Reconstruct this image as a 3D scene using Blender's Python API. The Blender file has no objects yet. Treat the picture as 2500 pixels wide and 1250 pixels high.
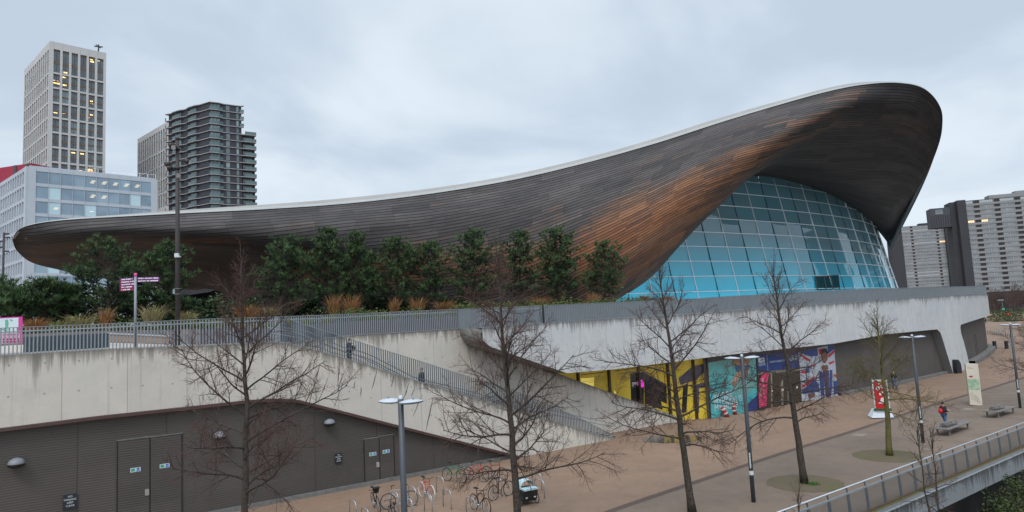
import bpy, bmesh, math, random
from mathutils import Vector, Matrix, noise
R = math.radians
V = Vector
random.seed(7)
SC = bpy.context.scene
COL = SC.collection

# ------------------------------------------------------------------ camera geometry
F_PX = 1660.0
PITCH = math.atan(162 / 1660.0)
ROLL = R(-2.85)
EYE = 8.2
cP, sP, cR, sR = math.cos(PITCH), math.sin(PITCH), math.cos(ROLL), math.sin(ROLL)

def ray(x, y):
    a = (x - 1250) / F_PX; b = (625 - y) / F_PX
    a, b = cR * a - sR * b, sR * a + cR * b
    return V((a, cP - sP * b, sP + cP * b))

def at(x, y, d):                      # survey point: sight line at plan distance d
    r = ray(x, y); k = d / r.y
    return V((r.x * k, d, EYE + r.z * k))

def gnd(x, y, z=0.0):                 # sight line meets the level z
    r = ray(x, y); k = (z - EYE) / r.z
    return V((r.x * k, r.y * k, z))

def proj(p):
    X, Y, Z = p[0], p[1], p[2] - EYE
    w = cP * Y + sP * Z; b = (-sP * Y + cP * Z) / w; a = X / w
    return 1250 + F_PX * (cR * a + sR * b), 625 - F_PX * (-sR * a + cR * b)

def pl(pts):                          # piecewise linear curve y(x)
    def f(x):
        if x <= pts[0][0]: a, b = pts[0], pts[1]
        elif x >= pts[-1][0]: a, b = pts[-2], pts[-1]
        else:
            for a, b in zip(pts, pts[1:]):
                if a[0] <= x <= b[0]: break
        return a[1] + (b[1] - a[1]) * (x - a[0]) / (b[0] - a[0])
    return f

def catmull(p0, p1, p2, p3, t):
    return 0.5 * ((2 * p1) + (p2 - p0) * t + (2 * p0 - 5 * p1 + 4 * p2 - p3) * t * t + (3 * p1 - p0 - 3 * p2 + p3) * t ** 3)

def smooth(pts, n):
    out = []
    for i in range(len(pts) - 1):
        a = pts[max(i - 1, 0)]; b = pts[i]; c = pts[i + 1]; d = pts[min(i + 2, len(pts) - 1)]
        for k in range(n): out.append(catmull(a, b, c, d, k / n))
    out.append(pts[-1].copy())
    return out

# ------------------------------------------------------------------ object helpers
def tag(o, label=None, cat=None, group=None, kind=None):
    if label: o['label'] = label
    if cat: o['category'] = cat
    if group: o['group'] = group
    if kind: o['kind'] = kind
    return o

def thing(name, label, cat, loc=(0, 0, 0), rz=0.0, group=None):
    o = bpy.data.objects.new(name, None); COL.objects.link(o)
    o.location = loc; o.rotation_euler = (0, 0, rz); o.empty_display_size = .2
    return tag(o, label, cat, group)

def link(name, me, parent=None):
    o = bpy.data.objects.new(name, me); COL.objects.link(o)
    if parent: o.parent = parent
    return o

def clone(o, parent=None):
    c = o.copy(); COL.objects.link(c); c.parent = parent
    for ch in list(o.children): clone(ch, c)
    return c

class MB:
    """collects geometry for ONE mesh"""
    def __init__(s):
        s.v = []; s.f = []; s.m = []; s.uv = []; s.sm = []; s.var = []; s.mi = 0; s.cv = 0.5; s.smooth = False
    def vert(s, p, uv=None):
        s.v.append((p[0], p[1], p[2])); s.uv.append(uv or (0, 0)); s.var.append(s.cv); return len(s.v) - 1
    def face(s, idx):
        s.f.append(tuple(idx)); s.m.append(s.mi); s.sm.append(s.smooth)
    def poly(s, pts, uvs=None):
        s.face([s.vert(p, uvs[i] if uvs else None) for i, p in enumerate(pts)])
    def quadgrid(s, rows, uvrows=None, close=False):
        idx = [[s.vert(p, uvrows[i][j] if uvrows else None) for j, p in enumerate(r)] for i, r in enumerate(rows)]
        for i in range(len(rows) - 1):
            for j in range(len(rows[0]) - (0 if close else 1)):
                k = (j + 1) % len(rows[0])
                s.face((idx[i][j], idx[i][k], idx[i + 1][k], idx[i + 1][j]))
        return idx
    def box(s, c, size, rz=0.0, M=None):
        hx, hy, hz = size[0] / 2, size[1] / 2, size[2] / 2
        pts = [V((a * hx, b * hy, cc * hz)) for a in (-1, 1) for b in (-1, 1) for cc in (-1, 1)]
        if M is None: M = Matrix.Translation(c) @ Matrix.Rotation(rz, 4, 'Z')
        i = [s.vert(M @ p) for p in pts]
        for q in ((0, 1, 3, 2), (4, 6, 7, 5), (0, 4, 5, 1), (2, 3, 7, 6), (0, 2, 6, 4), (1, 5, 7, 3)):
            s.face([i[k] for k in q])
    def bar(s, a, b, w, h=None, up=V((0, 0, 1))):        # rectangular bar a->b
        a = V(a); b = V(b); h = h or w; d = b - a; L = d.length
        if L < 1e-6: return
        d.normalize(); x = d.cross(up)
        if x.length < 1e-3: x = d.cross(V((1, 0, 0)))
        x.normalize(); z = x.cross(d)
        M = Matrix((x, d, z)).transposed().to_4x4(); M.translation = (a + b) / 2
        s.box(None, (w, L, h), M=M)
    def tube(s, pts, rads, n=6, cap=True):
        pts = [V(p) for p in pts]
        if not hasattr(rads, '__len__'): rads = [rads] * len(pts)
        ref = V((0.31, 0.12, 0.94)); rings = []
        for i, p in enumerate(pts):
            d = (pts[min(i + 1, len(pts) - 1)] - pts[max(i - 1, 0)])
            if d.length < 1e-9: d = V((0, 0, 1))
            d.normalize()
            x = d.cross(ref)
            if x.length < .05: x = d.cross(V((1, 0, 0)))
            x.normalize(); y = d.cross(x)
            rings.append([s.vert(p + (x * math.cos(6.28318 * k / n) + y * math.sin(6.28318 * k / n)) * rads[i]) for k in range(n)])
        sm = s.smooth; s.smooth = True
        for a, b in zip(rings, rings[1:]):
            for k in range(n): s.face((a[k], a[(k + 1) % n], b[(k + 1) % n], b[k]))
        s.smooth = sm
        if cap and n > 3: s.face(rings[0][::-1]); s.face(rings[-1])
    def lathe(s, prof, n=20, M=Matrix.Identity(4), a0=0, a1=6.2831853):
        rows = [[M @ V((r * math.cos(a0 + (a1 - a0) * k / n), r * math.sin(a0 + (a1 - a0) * k / n), z)) for k in range(n + 1)] for r, z in prof]
        sm = s.smooth; s.smooth = True; s.quadgrid(rows); s.smooth = sm
    def prism(s, poly, d):                               # planar polygon extruded by vector d
        d = V(d); a = [s.vert(p) for p in poly]; b = [s.vert(V(p) + d) for p in poly]
        s.face(a); s.face(b[::-1])
        for i in range(len(a)):
            j = (i + 1) % len(a); s.face((a[j], a[i], b[i], b[j]))
    def build(s, name, mats, parent=None, label=None):
        me = bpy.data.meshes.new(name); me.from_pydata(s.v, [], s.f)
        if not isinstance(mats, (list, tuple)): mats = [mats]
        for m in mats: me.materials.append(m)
        if len(mats) > 1: me.polygons.foreach_set('material_index', s.m)
        me.polygons.foreach_set('use_smooth', s.sm)
        ul = me.uv_layers.new(name='UVMap')
        li = [0] * len(me.loops); me.loops.foreach_get('vertex_index', li)
        flat = []
        for k in li: flat.extend(s.uv[k])
        ul.data.foreach_set('uv', flat)
        at_ = me.attributes.new('var', 'FLOAT', 'POINT'); at_.data.foreach_set('value', s.var)
        me.update()
        o = link(name, me, parent)
        if label: o['label'] = label
        return o

# ------------------------------------------------------------------ material helpers
class NG:
    def __init__(s, name):
        s.m = bpy.data.materials.new(name); s.m.use_nodes = True
        s.t = s.m.node_tree; s.b = s.t.nodes['Principled BSDF']; s.out = s.t.nodes['Material Output']
    def n(s, ty, ins=(), **kw):
        nd = s.t.nodes.new(ty)
        for k, v in kw.items(): setattr(nd, k, v)
        for k, v in dict(ins).items(): s.set(nd, k, v)
        return nd
    def set(s, nd, k, v):
        if isinstance(v, bpy.types.NodeSocket): s.t.links.new(v, nd.inputs[k])
        else:
            sk = nd.inputs[k]
            if sk.type == 'RGBA' and not hasattr(v, '__len__'): v = (v, v, v, 1)
            elif sk.type == 'RGBA' and len(v) == 3: v = (*v, 1)
            sk.default_value = v
    def ma(s, op, a, b=0.0, clamp=False):
        nd = s.n('ShaderNodeMath', operation=op, use_clamp=clamp); s.set(nd, 0, a); s.set(nd, 1, b); return nd.outputs[0]
    def mix(s, f, a, b, bt='MIX'):
        nd = s.n('ShaderNodeMix', data_type='RGBA', blend_type=bt); s.set(nd, 0, f); s.set(nd, 6, a); s.set(nd, 7, b); return nd.outputs[2]
    def noise(s, vec, scale, detail=4, rough=.55):
        nd = s.n('ShaderNodeTexNoise', {'Scale': scale, 'Detail': detail, 'Roughness': rough})
        if vec is not None: s.set(nd, 'Vector', vec)
        return nd.outputs[0]
    def ramp(s, f, stops):
        nd = s.n('ShaderNodeValToRGB'); s.set(nd, 0, f); e = nd.color_ramp.elements
        while len(e) < len(stops): e.new(.5)
        for el, (p, c) in zip(e, stops):
            el.position = p; el.color = (c, c, c, 1) if not hasattr(c, '__len__') else (*c, 1)
        return nd.outputs[0]
    def rng(s, f, a, b, c=0.0, d=1.0):
        nd = s.n('ShaderNodeMapRange', clamp=True); s.set(nd, 0, f); s.set(nd, 1, a); s.set(nd, 2, b); s.set(nd, 3, c); s.set(nd, 4, d); return nd.outputs[0]
    def white(s, vec):
        nd = s.n('ShaderNodeTexWhiteNoise', noise_dimensions='2D'); s.set(nd, 'Vector', vec); return nd.outputs[0]
    def xyz(s, x, y, z=0.0):
        nd = s.n('ShaderNodeCombineXYZ'); s.set(nd, 0, x); s.set(nd, 1, y); s.set(nd, 2, z); return nd.outputs[0]
    def sep(s, v):
        nd = s.n('ShaderNodeSeparateXYZ'); s.set(nd, 0, v); return nd.outputs
    def uv(s):
        return s.sep(s.n('ShaderNodeUVMap').outputs[0])
    def pos(s):
        return s.n('ShaderNodeNewGeometry').outputs['Position']
    def attr(s, name='var'):
        return s.n('ShaderNodeAttribute', attribute_name=name).outputs['Fac']
    def bump(s, h, strength=.3, dist=.05):
        nd = s.n('ShaderNodeBump', {'Strength': strength, 'Distance': dist}); s.set(nd, 'Height', h); s.set(s.b, 'Normal', nd.outputs[0])
    def P(s, col=None, rough=None, metal=None, **kw):
        if col is not None: s.set(s.b, 'Base Color', col)
        if rough is not None: s.set(s.b, 'Roughness', rough)
        if metal is not None: s.set(s.b, 'Metallic', metal)
        for k, v in kw.items(): s.set(s.b, k.replace('_', ' '), v)
        return s.m

_mc = {}
def M(name, col, rough=.7, metal=0.0, amt=.18, scale=3.0, bump=0.0, spec=.4):
    if name in _mc: return _mc[name]
    g = NG(name)
    n1 = g.noise(g.pos(), scale, 5); n2 = g.noise(g.pos(), scale * 7, 3)
    f = g.ma('ADD', g.ma('MULTIPLY', n1, .7), g.ma('MULTIPLY', n2, .3))
    k = g.rng(f, .3, .7, 1 - amt, 1 + amt)
    c = g.mix(1.0, col, g.xyz(k, k, k), 'MULTIPLY')
    g.P(c, g.rng(n2, .3, .7, max(rough - .08, .02), min(rough + .08, 1)), metal)
    g.b.inputs['Specular IOR Level'].default_value = spec
    if bump: g.bump(n2, bump, .02)
    _mc[name] = g.m
    return g.m

def glow(name, col, strength):
    if name in _mc: return _mc[name]
    g = NG(name); g.P(col, .5); g.set(g.b, 'Emission Color', col); g.set(g.b, 'Emission Strength', strength)
    _mc[name] = g.m; return g.m

def var_mat(name, dark, light, rough=.8, tint=None, scale=1.2, spec=.25, mid=.5):
    g = NG(name); a = g.attr(); n = g.noise(g.pos(), scale, 3)
    f = g.ma('ADD', g.ma('MULTIPLY', a, .65), g.ma('MULTIPLY', n, .5), True)
    c = g.mix(f, dark, light)
    if tint: c = g.mix(g.rng(g.noise(g.pos(), scale * .6, 2), .5, .7), c, tint)
    g.P(c, rough); g.b.inputs['Specular IOR Level'].default_value = spec
    return g.m

# concrete: UV x = metres along the wall, UV y = metres below its top edge
def concrete(name, base, warm, streak=1.0, joint=2.4, dirt=(.07, .062, .05)):
    g = NG(name); u, v, _ = g.uv()
    p = g.pos()
    big = g.noise(p, .35, 5, .6); mid = g.noise(p, 1.7, 5, .6); fine = g.noise(p, 14, 4)
    c = g.mix(g.rng(big, .35, .65), base, warm)
    c = g.mix(g.rng(mid, .35, .7, .25, 0), c, tuple(k * .68 for k in base))
    c = g.mix(g.rng(fine, .55, .75, 0, .25), c, tuple(k * .72 for k in base))
    # cloudy formwork bands
    pan = g.white(g.xyz(g.ma('FLOOR', g.ma('DIVIDE', u, joint)), 3.0))
    c = g.mix(g.rng(pan, 0, 1, .0, .17), c, tuple(k * .72 for k in base))
    # dribbles running down from the top edge, in broken groups
    st = g.noise(g.xyz(g.ma('MULTIPLY', u, 3.1), g.ma('MULTIPLY', v, .15)), 1.0, 6, .75)
    st2 = g.noise(g.xyz(g.ma('MULTIPLY', u, .33), 7.0), 1.0, 4, .65)
    reach = g.ma('ADD', .10, g.ma('MULTIPLY', g.rng(st, .40, .74, .0, 1.9), g.rng(st2, .38, .66, .1, 1.4)))
    d = g.rng(g.ma('DIVIDE', v, reach), .1, 1.1, 1, 0)
    c = g.mix(g.ma('MULTIPLY', d, g.rng(st, .3, .7, .35 * streak, .75 * streak)), c, dirt)
    lst = g.noise(g.xyz(g.ma('MULTIPLY', u, 5.0), g.ma('MULTIPLY', v, .1)), 1.0, 4, .7)
    c = g.mix(g.ma('MULTIPLY', g.rng(lst, .58, .76), g.ma('MULTIPLY', g.rng(v, .3, 3.2, 1, .25), .5 * streak)), c, dirt)
    blot = g.noise(g.xyz(g.ma('MULTIPLY', u, .5), g.ma('MULTIPLY', v, .8)), 1.0, 6, .7)
    c = g.mix(g.rng(blot, .55, .78, 0, .32), c, (.24, .20, .15))
    # panel joints and tie holes
    fr = g.ma('FRACT', g.ma('DIVIDE', u, joint))
    c = g.mix(g.rng(g.ma('ABSOLUTE', g.ma('SUBTRACT', fr, .5)), .488, .497, 0, .55), c, tuple(k * .4 for k in base))
    hx = g.ma('SUBTRACT', g.ma('FRACT', g.ma('DIVIDE', u, joint / 2)), .5); hy = g.ma('SUBTRACT', g.ma('FRACT', g.ma('DIVIDE', g.ma('ADD', v, .2), 1.25)), .5)
    hd = g.ma('SQRT', g.ma('ADD', g.ma('MULTIPLY', g.ma('MULTIPLY', hx, hx), 1.44), g.ma('MULTIPLY', g.ma('MULTIPLY', hy, hy), 1.56)))
    c = g.mix(g.rng(hd, .03, .055, .6, 0), c, tuple(k * .3 for k in base))
    g.P(c, .85); g.b.inputs['Specular IOR Level'].default_value = .25
    g.bump(g.ma('ADD', mid, g.ma('MULTIPLY', fine, .5)), .25, .03)
    return g.m
# ------------------------------------------------------------------ world, sun, camera
SUN_EL, SUN_AZ = R(52), R(195)        # azimuth clockwise from +Y: behind the viewer, a little to the left
w = bpy.data.worlds.new('World'); SC.world = w; w.use_nodes = True
wt = w.node_tree; bg = wt.nodes['Background']
def wn(ty, **kw):
    nd = wt.nodes.new(ty)
    for k, v in kw.items(): setattr(nd, k, v)
    return nd
def wl(a, b): wt.links.new(a, b)
def wm(op, a, b=0.0):
    nd = wn('ShaderNodeMath', operation=op)
    for i, v in enumerate((a, b)):
        if isinstance(v, bpy.types.NodeSocket): wl(v, nd.inputs[i])
        else: nd.inputs[i].default_value = v
    return nd.outputs[0]
def wr(f, a, b, c, d):
    nd = wn('ShaderNodeMapRange', clamp=True, interpolation_type='SMOOTHSTEP'); wl(f, nd.inputs[0])
    for i, v in enumerate((a, b, c, d)): nd.inputs[i + 1].default_value = v
    return nd.outputs[0]
tc = wn('ShaderNodeTexCoord'); sx = wn('ShaderNodeSeparateXYZ'); wl(tc.outputs['Generated'], sx.inputs[0])
up = wm('ADD', wm('MAXIMUM', sx.outputs[2], 0.0), .22)
cx = wn('ShaderNodeCombineXYZ'); wl(wm('DIVIDE', sx.outputs[0], up), cx.inputs[0]); wl(wm('DIVIDE', sx.outputs[1], up), cx.inputs[1])
nz = wn('ShaderNodeTexNoise'); nz.inputs['Scale'].default_value = 1.15; nz.inputs['Detail'].default_value = 6; nz.inputs['Roughness'].default_value = .5
nz.inputs['Distortion'].default_value = .4
wl(cx.outputs[0], nz.inputs['Vector'])
mx = wn('ShaderNodeMix', data_type='RGBA'); wl(wr(nz.outputs[0], .36, .64, 0, 1), mx.inputs[0])
mx.inputs[6].default_value = (5.2, 6.15, 7.3, 1); mx.inputs[7].default_value = (7.5, 8.4, 9.15, 1)
lo = wn('ShaderNodeMix', data_type='RGBA'); wl(wr(sx.outputs[2], .0, .3, .55, 0), lo.inputs[0]); wl(mx.outputs[2], lo.inputs[6])
lo.inputs[7].default_value = (7.0, 7.9, 8.8, 1)
k = wm('MULTIPLY', wr(sx.outputs[2], .5, .95, 1, 1.9), wr(wm('ADD', wm('MULTIPLY', sx.outputs[1], -.75), wm('MULTIPLY', sx.outputs[2], .5)), .25, .85, 1, 1.8))
cl = wn('ShaderNodeVectorMath', operation='SCALE'); wl(lo.outputs[2], cl.inputs[0]); wl(k, cl.inputs['Scale'])
sky = wn('ShaderNodeTexSky', sky_type='NISHITA', sun_disc=False, sun_elevation=SUN_EL, sun_rotation=SUN_AZ)
fm = wn('ShaderNodeMix', data_type='RGBA'); fm.inputs[0].default_value = .93
wl(sky.outputs[0], fm.inputs[6]); wl(cl.outputs[0], fm.inputs[7]); wl(fm.outputs[2], bg.inputs['Color'])
bg.inputs['Strength'].default_value = .1

sl = bpy.data.lights.new('sun', 'SUN'); sl.energy = 1.5; sl.angle = R(20); sl.color = (1, .955, .9)
so = link('sun', sl); so.rotation_euler = (R(90) - SUN_EL, 0, -SUN_AZ + math.pi)
so.location = (0, -50, 80)

cam = bpy.data.cameras.new('camera'); co = link('camera', cam)
cam.sensor_width = 36; cam.lens = F_PX / 2500 * 36; cam.clip_end = 6000; cam.clip_start = .1
co.matrix_world = Matrix.Translation((0, 0, EYE)) @ Matrix.Rotation(R(90) + PITCH, 4, 'X') @ Matrix.Rotation(ROLL, 4, 'Z')
SC.camera = co
SC.view_settings.view_transform = 'Standard'; SC.view_settings.look = 'None'
SC.view_settings.exposure = 0.12; SC.view_settings.gamma = 1; SC.view_settings.use_curve_mapping = False
SC.cycles.max_bounces = 6; SC.cycles.transparent_max_bounces = 8

# ------------------------------------------------------------------ materials of the setting
m_conc_l = concrete('concrete_warm', (.49, .46, .415), (.53, .48, .415), 1.25, 2.4, (.055, .048, .036))
m_conc_b = concrete('concrete_grey', (.45, .46, .47), (.51, .505, .49), 1.3, 2.4, (.045, .042, .037))
m_conc_d = concrete('concrete_lichen', (.22, .215, .2), (.16, .155, .14), 1.0)

def ground_mat(name, a, b, c):
    g = NG(name); p = g.pos()
    n1 = g.noise(p, .09, 5, .6); n2 = g.noise(p, .6, 5, .6); n3 = g.noise(p, 9, 4, .7); n4 = g.noise(p, 60, 2)
    col = g.mix(g.rng(n1, .36, .64), a, b)
    col = g.mix(g.rng(n2, .45, .72, 0, .6), col, c)
    col = g.mix(g.rng(n4, .35, .7, 0, .4), col, tuple(k * .55 for k in a))
    col = g.mix(g.rng(n3, .55, .8, 0, .35), col, tuple(k * .6 for k in c))
    vs = g.n('ShaderNodeTexVoronoi', {'Scale': 1.6}); g.set(vs, 'Vector', p)
    col = g.mix(g.rng(vs.outputs['Distance'], .03, .05, .45, 0), col, (.42, .36, .28))
    vs2 = g.n('ShaderNodeTexVoronoi', {'Scale': 2.3}); g.set(vs2, 'Vector', g.n('ShaderNodeVectorMath', {0: p, 1: (31, 17, 0)}, operation='ADD').outputs[0])
    col = g.mix(g.rng(vs2.outputs['Distance'], .03, .06, .6, 0), col, (.07, .045, .03))
    n5 = g.noise(p, .23, 7, .72); n6 = g.noise(p, 2.2, 6, .7)
    col = g.mix(g.rng(n5, .50, .66, 0, .5), col, tuple(k * .62 for k in a))
    col = g.mix(g.rng(n6, .56, .72, 0, .4), col, tuple(min(1, k * 1.5) for k in b))
    wv = g.n('ShaderNodeTexNoise', {'Scale': .35, 'Detail': 3, 'Distortion': 2.5}); g.set(wv, 'Vector', p)
    col = g.mix(g.rng(g.ma('ABSOLUTE', g.ma('SUBTRACT', wv.outputs[0], .5)), .0, .006, .5, 0), col, tuple(k * .35 for k in a))
    g.P(col, g.rng(n2, .3, .7, .62, .85)); g.b.inputs['Specular IOR Level'].default_value = .3
    g.bump(n4, .2, .01)
    return g.m
m_tan = ground_mat('resin_gravel', (.245, .160, .110), (.205, .136, .095), (.17, .118, .086))
m_path = ground_mat('promenade_gravel', (.19, .14, .105), (.155, .118, .092), (.125, .102, .082))
m_deck = ground_mat('deck_paving', (.50, .45, .40), (.46, .41, .37), (.40, .36, .33))
m_moss = var_mat('pit_moss', (.075, .06, .04), (.125, .10, .065), .95, (.085, .085, .035), 2.2)
m_channel = M('drain_channel', (.075, .052, .042), .8)
m_dark = M('near_black', (.012, .012, .013), .6)
m_bank = var_mat('bank_soil', (.012, .011, .009), (.03, .024, .016), .95)

# ------------------------------------------------------------------ ground
E0 = gnd(1900, 1250, 1.2); E1 = gnd(2500, 1031, 1.2); E0.z = E1.z = 0; ed = (E1 - E0).normalized(); en = V((ed.y, -ed.x, 0))   # en points to the river
def edge(t, o=0.0, z=0.0): return V((E0.x + ed.x * t + en.x * o, E0.y + ed.y * t + en.y * o, z))
b = MB()
b.poly([edge(-300), edge(2500), V((2600, 4500, 0)), V((-3500, 4500, 0)), V((-3500, -600, 0))])
tag(b.build('ground', m_tan), kind='structure')
ch = [V((p.x, p.y, 0)) for p in (gnd(1430, 1273), gnd(1500, 1245), gnd(1640, 1197), gnd(1900, 1110), gnd(2100, 1047), gnd(2274, 990), gnd(2400, 953), gnd(2500, 922), gnd(2600, 893))]
ch = smooth(ch, 4)
ch = [ch[0] - (ch[4] - ch[0]).normalized() * k for k in (40, 30, 20, 10)] + ch + [ch[-1] + (ch[-1] - ch[-5]).normalized() * k for k in (20, 40, 60)]
def offs(poly, o):
    out = []
    for i, p in enumerate(poly):
        d = (poly[min(i + 1, len(poly) - 1)] - poly[max(i - 1, 0)]); n = V((d.y, -d.x, 0)).normalized()
        out.append(p + n * o)
    return out
b = MB(); b.quadgrid([[p + V((0, 0, .008)) for p in offs(ch, -.2)], [p + V((0, 0, .008)) for p in offs(ch, .2)]])
tag(b.build('drainage_channel', m_channel), kind='structure')
b = MB()
def to_edge(p): return edge((p - V((E0.x, E0.y, p.z))).dot(ed), 0, .004)
rows = [[p.lerp(to_edge(p), k / 6) * 1.0 for k in range(7)] for p in offs(ch, .2)]
for r_ in rows:
    for p in r_: p.z = .004
b.quadgrid(rows)
tag(b.build('promenade', m_path), kind='structure')
# a shallow puddle, inspection covers
b = MB(); c_ = gnd(1640, 1072); rng_ = random.Random(6)
b.poly([c_ + V((2.0 * math.cos(a * .2094) * (1 + .2 * noise.noise(V((a * .5, 1, 0)))), 1.5 * math.sin(a * .2094) * (1 + .2 * noise.noise(V((a * .4, 5, 0)))), .010)) for a in range(30)])
tag(b.build('puddle', M('puddle_water', (.075, .06, .05), .06, 0, .1, 1, 0, .6)), kind='structure')
for x_, y_, w__ in ((2365, 999, 1.0), (2098, 1062, .9), (1150, 1140, .8)):
    c_ = gnd(x_, y_); b = MB(); b.box(c_ + V((0, 0, .007)), (w__, .7, .012), math.atan2(ed.y, ed.x)); tag(b.build('access_cover', M('pale_cover', (.20, .17, .14), .7, 0, .25, 3)), kind='structure')
# river and its bank, below the concourse edge
b = MB(); b.poly([edge(-400, 9, -5.5), edge(2500, 9, -5.5), edge(2500, 900, -5.5), edge(-400, 900, -5.5)])
m_water = M('river_water', (.02, .022, .02), .12, 0, .2, .8, .1)
tag(b.build('river', m_water), kind='structure')
b = MB(); rows = []
for i in range(0, 121):
    t = -30 + i * 1.0
    rows.append([edge(t, o, z + .35 * noise.noise(V((t * .5, o * .9, 3)))) for o, z in ((-3.5, -2.2), (-1.5, -2.6), (.2, -3.0), (1.6, -3.3), (3.2, -3.9), (5, -4.6), (7.5, -5.4), (10, -5.9))])
b.quadgrid(rows)
tag(b.build('river_bank', m_bank), kind='structure')

# ------------------------------------------------------------------ plan of the concrete facade
FB = [V(p) for p in ((-60, -.67), (-8.3, 36.55), (6.36, 47.2), (29.9, 63.3), (38.2, 69.2), (47.2, 76.3), (52.6, 81.4), (57.4, 86.9), (66.3, 97.4), (76.2, 110.0), (80.3, 117), (81.8, 124.5), (80, 134), (72, 146))]
FB = [FB[0], FB[1], FB[2]] + smooth(FB[3:], 4)
FB = [V((p.x, p.y, 0)) for p in FB]
FS = [0.0]
for a, c in zip(FB, FB[1:]): FS.append(FS[-1] + (c - a).length)
def f_at(s, off=0.0):
    s = max(0, min(s, FS[-1] - 1e-4))
    for i in range(len(FB) - 1):
        if FS[i] <= s <= FS[i + 1]: break
    t = (s - FS[i]) / (FS[i + 1] - FS[i])
    p = FB[i].lerp(FB[i + 1], t)
    d0 = FB[max(i - 1, 0) + 1] - FB[max(i - 1, 0)]; d1 = FB[i + 1] - FB[i]; d2 = FB[min(i + 2, len(FB) - 1)] - FB[i + 1] if i + 2 < len(FB) else d1
    d = (d1 + (d0 * (1 - t) + d2 * t) * .5).normalized()
    n = V((d.y, -d.x, 0))
    return p - n * off
def f_dir(s): return (f_at(s + .3) - f_at(s - .3)).normalized()
def f_nrm(s): d = f_dir(s); return V((d.y, -d.x, 0))
def s_of(x, y, off=0.0):
    """first place along the facade (set back by off) met by the sight line x,y"""
    r = ray(x, y); best = None; prev = None
    N = 560
    for i in range(N + 1):
        s = FS[-1] * i / N; p = f_at(s, off); h = p.x * r.y - p.y * r.x
        if prev is not None and prev[1] * h <= 0 and (prev[1] - h) != 0:
            t = prev[1] / (prev[1] - h); ss = prev[0] + (s - prev[0]) * t
            q = f_at(ss, off)
            if q.y > 5 and (best is None or q.y < best[1]): best = (ss, q.y)
        prev = (s, h)
    if best is None: raise ValueError('no facade at %s,%s' % (x, y))
    return best[0]
def onF(x, y, off=0.0):
    s = s_of(x, y, off); p = f_at(s, off); return at(x, y, p.y)
def z_at(p, curve):
    lo_, hi = -3.0, 40.0
    for _ in range(40):
        z = (lo_ + hi) / 2; X, Y = proj((p.x, p.y, z))
        if Y > curve(X): lo_ = z
        else: hi = z
    return z
def srange(s0, s1, step):
    n = max(1, int(math.ceil((s1 - s0) / step))); return [s0 + (s1 - s0) * i / n for i in range(n + 1)]
def wall_strip(b, ss, ztop, zbot, off, uref=None, depth=.4, cap=True, under=0.0, sub=3):
    """upright wall face following the plan, with a coping and an underside"""
    of = off if callable(off) else (lambda s: off)
    top = [f_at(s, of(s)) + V((0, 0, ztop(s))) for s in ss]; bot = [f_at(s, of(s)) + V((0, 0, zbot(s))) for s in ss]
    rows = []; uvr = []
    for k in range(sub + 1):
        rows.append([t.lerp(q, k / sub) for t, q in zip(top, bot)])
        uvr.append([(s, (t.z - q.z) * k / sub) for s, t, q in zip(ss, top, bot)])
    b.quadgrid(rows, uvr)
    if cap:
        back = [f_at(s, of(s) + depth) + V((0, 0, ztop(s))) for s in ss]
        b.quadgrid([back, top], [[(s, .4) for s in ss], [(s, .05) for s in ss]])
        low = [f_at(s, of(s) + depth) + V((0, 0, zbot(s))) for s in ss]
        b.quadgrid([low, back], [[(s, 2.5) for s in ss], [(s, .3) for s in ss]])
    if under:
        ub = [f_at(s, of(s) + under) + V((0, 0, zbot(s))) for s in ss]
        b.quadgrid([bot, ub], [[(s, 3) for s in ss], [(s, 3 + under) for s in ss]])

TL = pl([(-420, 893), (0, 868), (270, 852), (500, 843), (640, 837), (690, 836), (720, 842), (790, 861), (850, 877), (1020, 931), (1116, 960), (1244, 997), (1340, 1026), (1436, 1054), (1503, 1071)])
BL = pl([(-420, 1096), (0, 1045), (240, 1015), (480, 990), (600, 977), (650, 973), (700, 973), (740, 978), (800, 994), (1000, 1045), (1280, 1116), (1400, 1147)])
TB = pl([(1100, 806), (1190, 800), (1300, 791), (1500, 778), (1700, 766), (1900, 749.5), (2100, 737), (2200, 729), (2300, 723), (2395, 718)])
BB = pl([(1178, 830), (1196, 846), (1384, 911), (1500, 901.5), (1640, 884), (1780, 866), (2036, 839), (2164, 816), (2287, 804), (2345, 793), (2397, 776), (2420, 768)])
RT = pl([(-420, 826), (0, 801), (270, 790), (500, 779), (690, 773), (800, 769), (1000, 760), (1300, 747), (1500, 738), (1700, 728.5), (1760, 724), (1900, 716), (2100, 706), (2200, 703), (2390, 698)])
# ------------------------------------------------------------------ the swimming centre
centre = thing('swimming_centre', 'wave roofed timber and glass swimming centre on its pale concrete podium', 'building', f_at(60))
def child(b_, name, mats, parent, label=None):
    o = b_.build(name, mats, parent, label)
    # keep world placement under a parent that is not at the origin
    par = parent; off = V((0, 0, 0)); 
    o.matrix_parent_inverse = parent_matrix(parent).inverted()
    return o
def parent_matrix(o):
    m = Matrix.Translation(o.location) @ o.rotation_euler.to_matrix().to_4x4()
    return (parent_matrix(o.parent) @ o.matrix_parent_inverse @ m) if o.parent else m

def zc(curve, off=0.0):
    return lambda s: z_at(f_at(s, off), curve)
sL0 = 33.0; sApex = s_of(690, 840); sEnd = s_of(1503, 1071)
S_SIL = s_of(2393, 760)
zTB_end = z_at(f_at(S_SIL), TB); zBB_end = z_at(f_at(S_SIL), BB)
def zTB(s): return z_at(f_at(s), TB) if s < S_SIL else zTB_end
def zBB(s): return z_at(f_at(s), BB) if s < S_SIL else zBB_end

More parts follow.
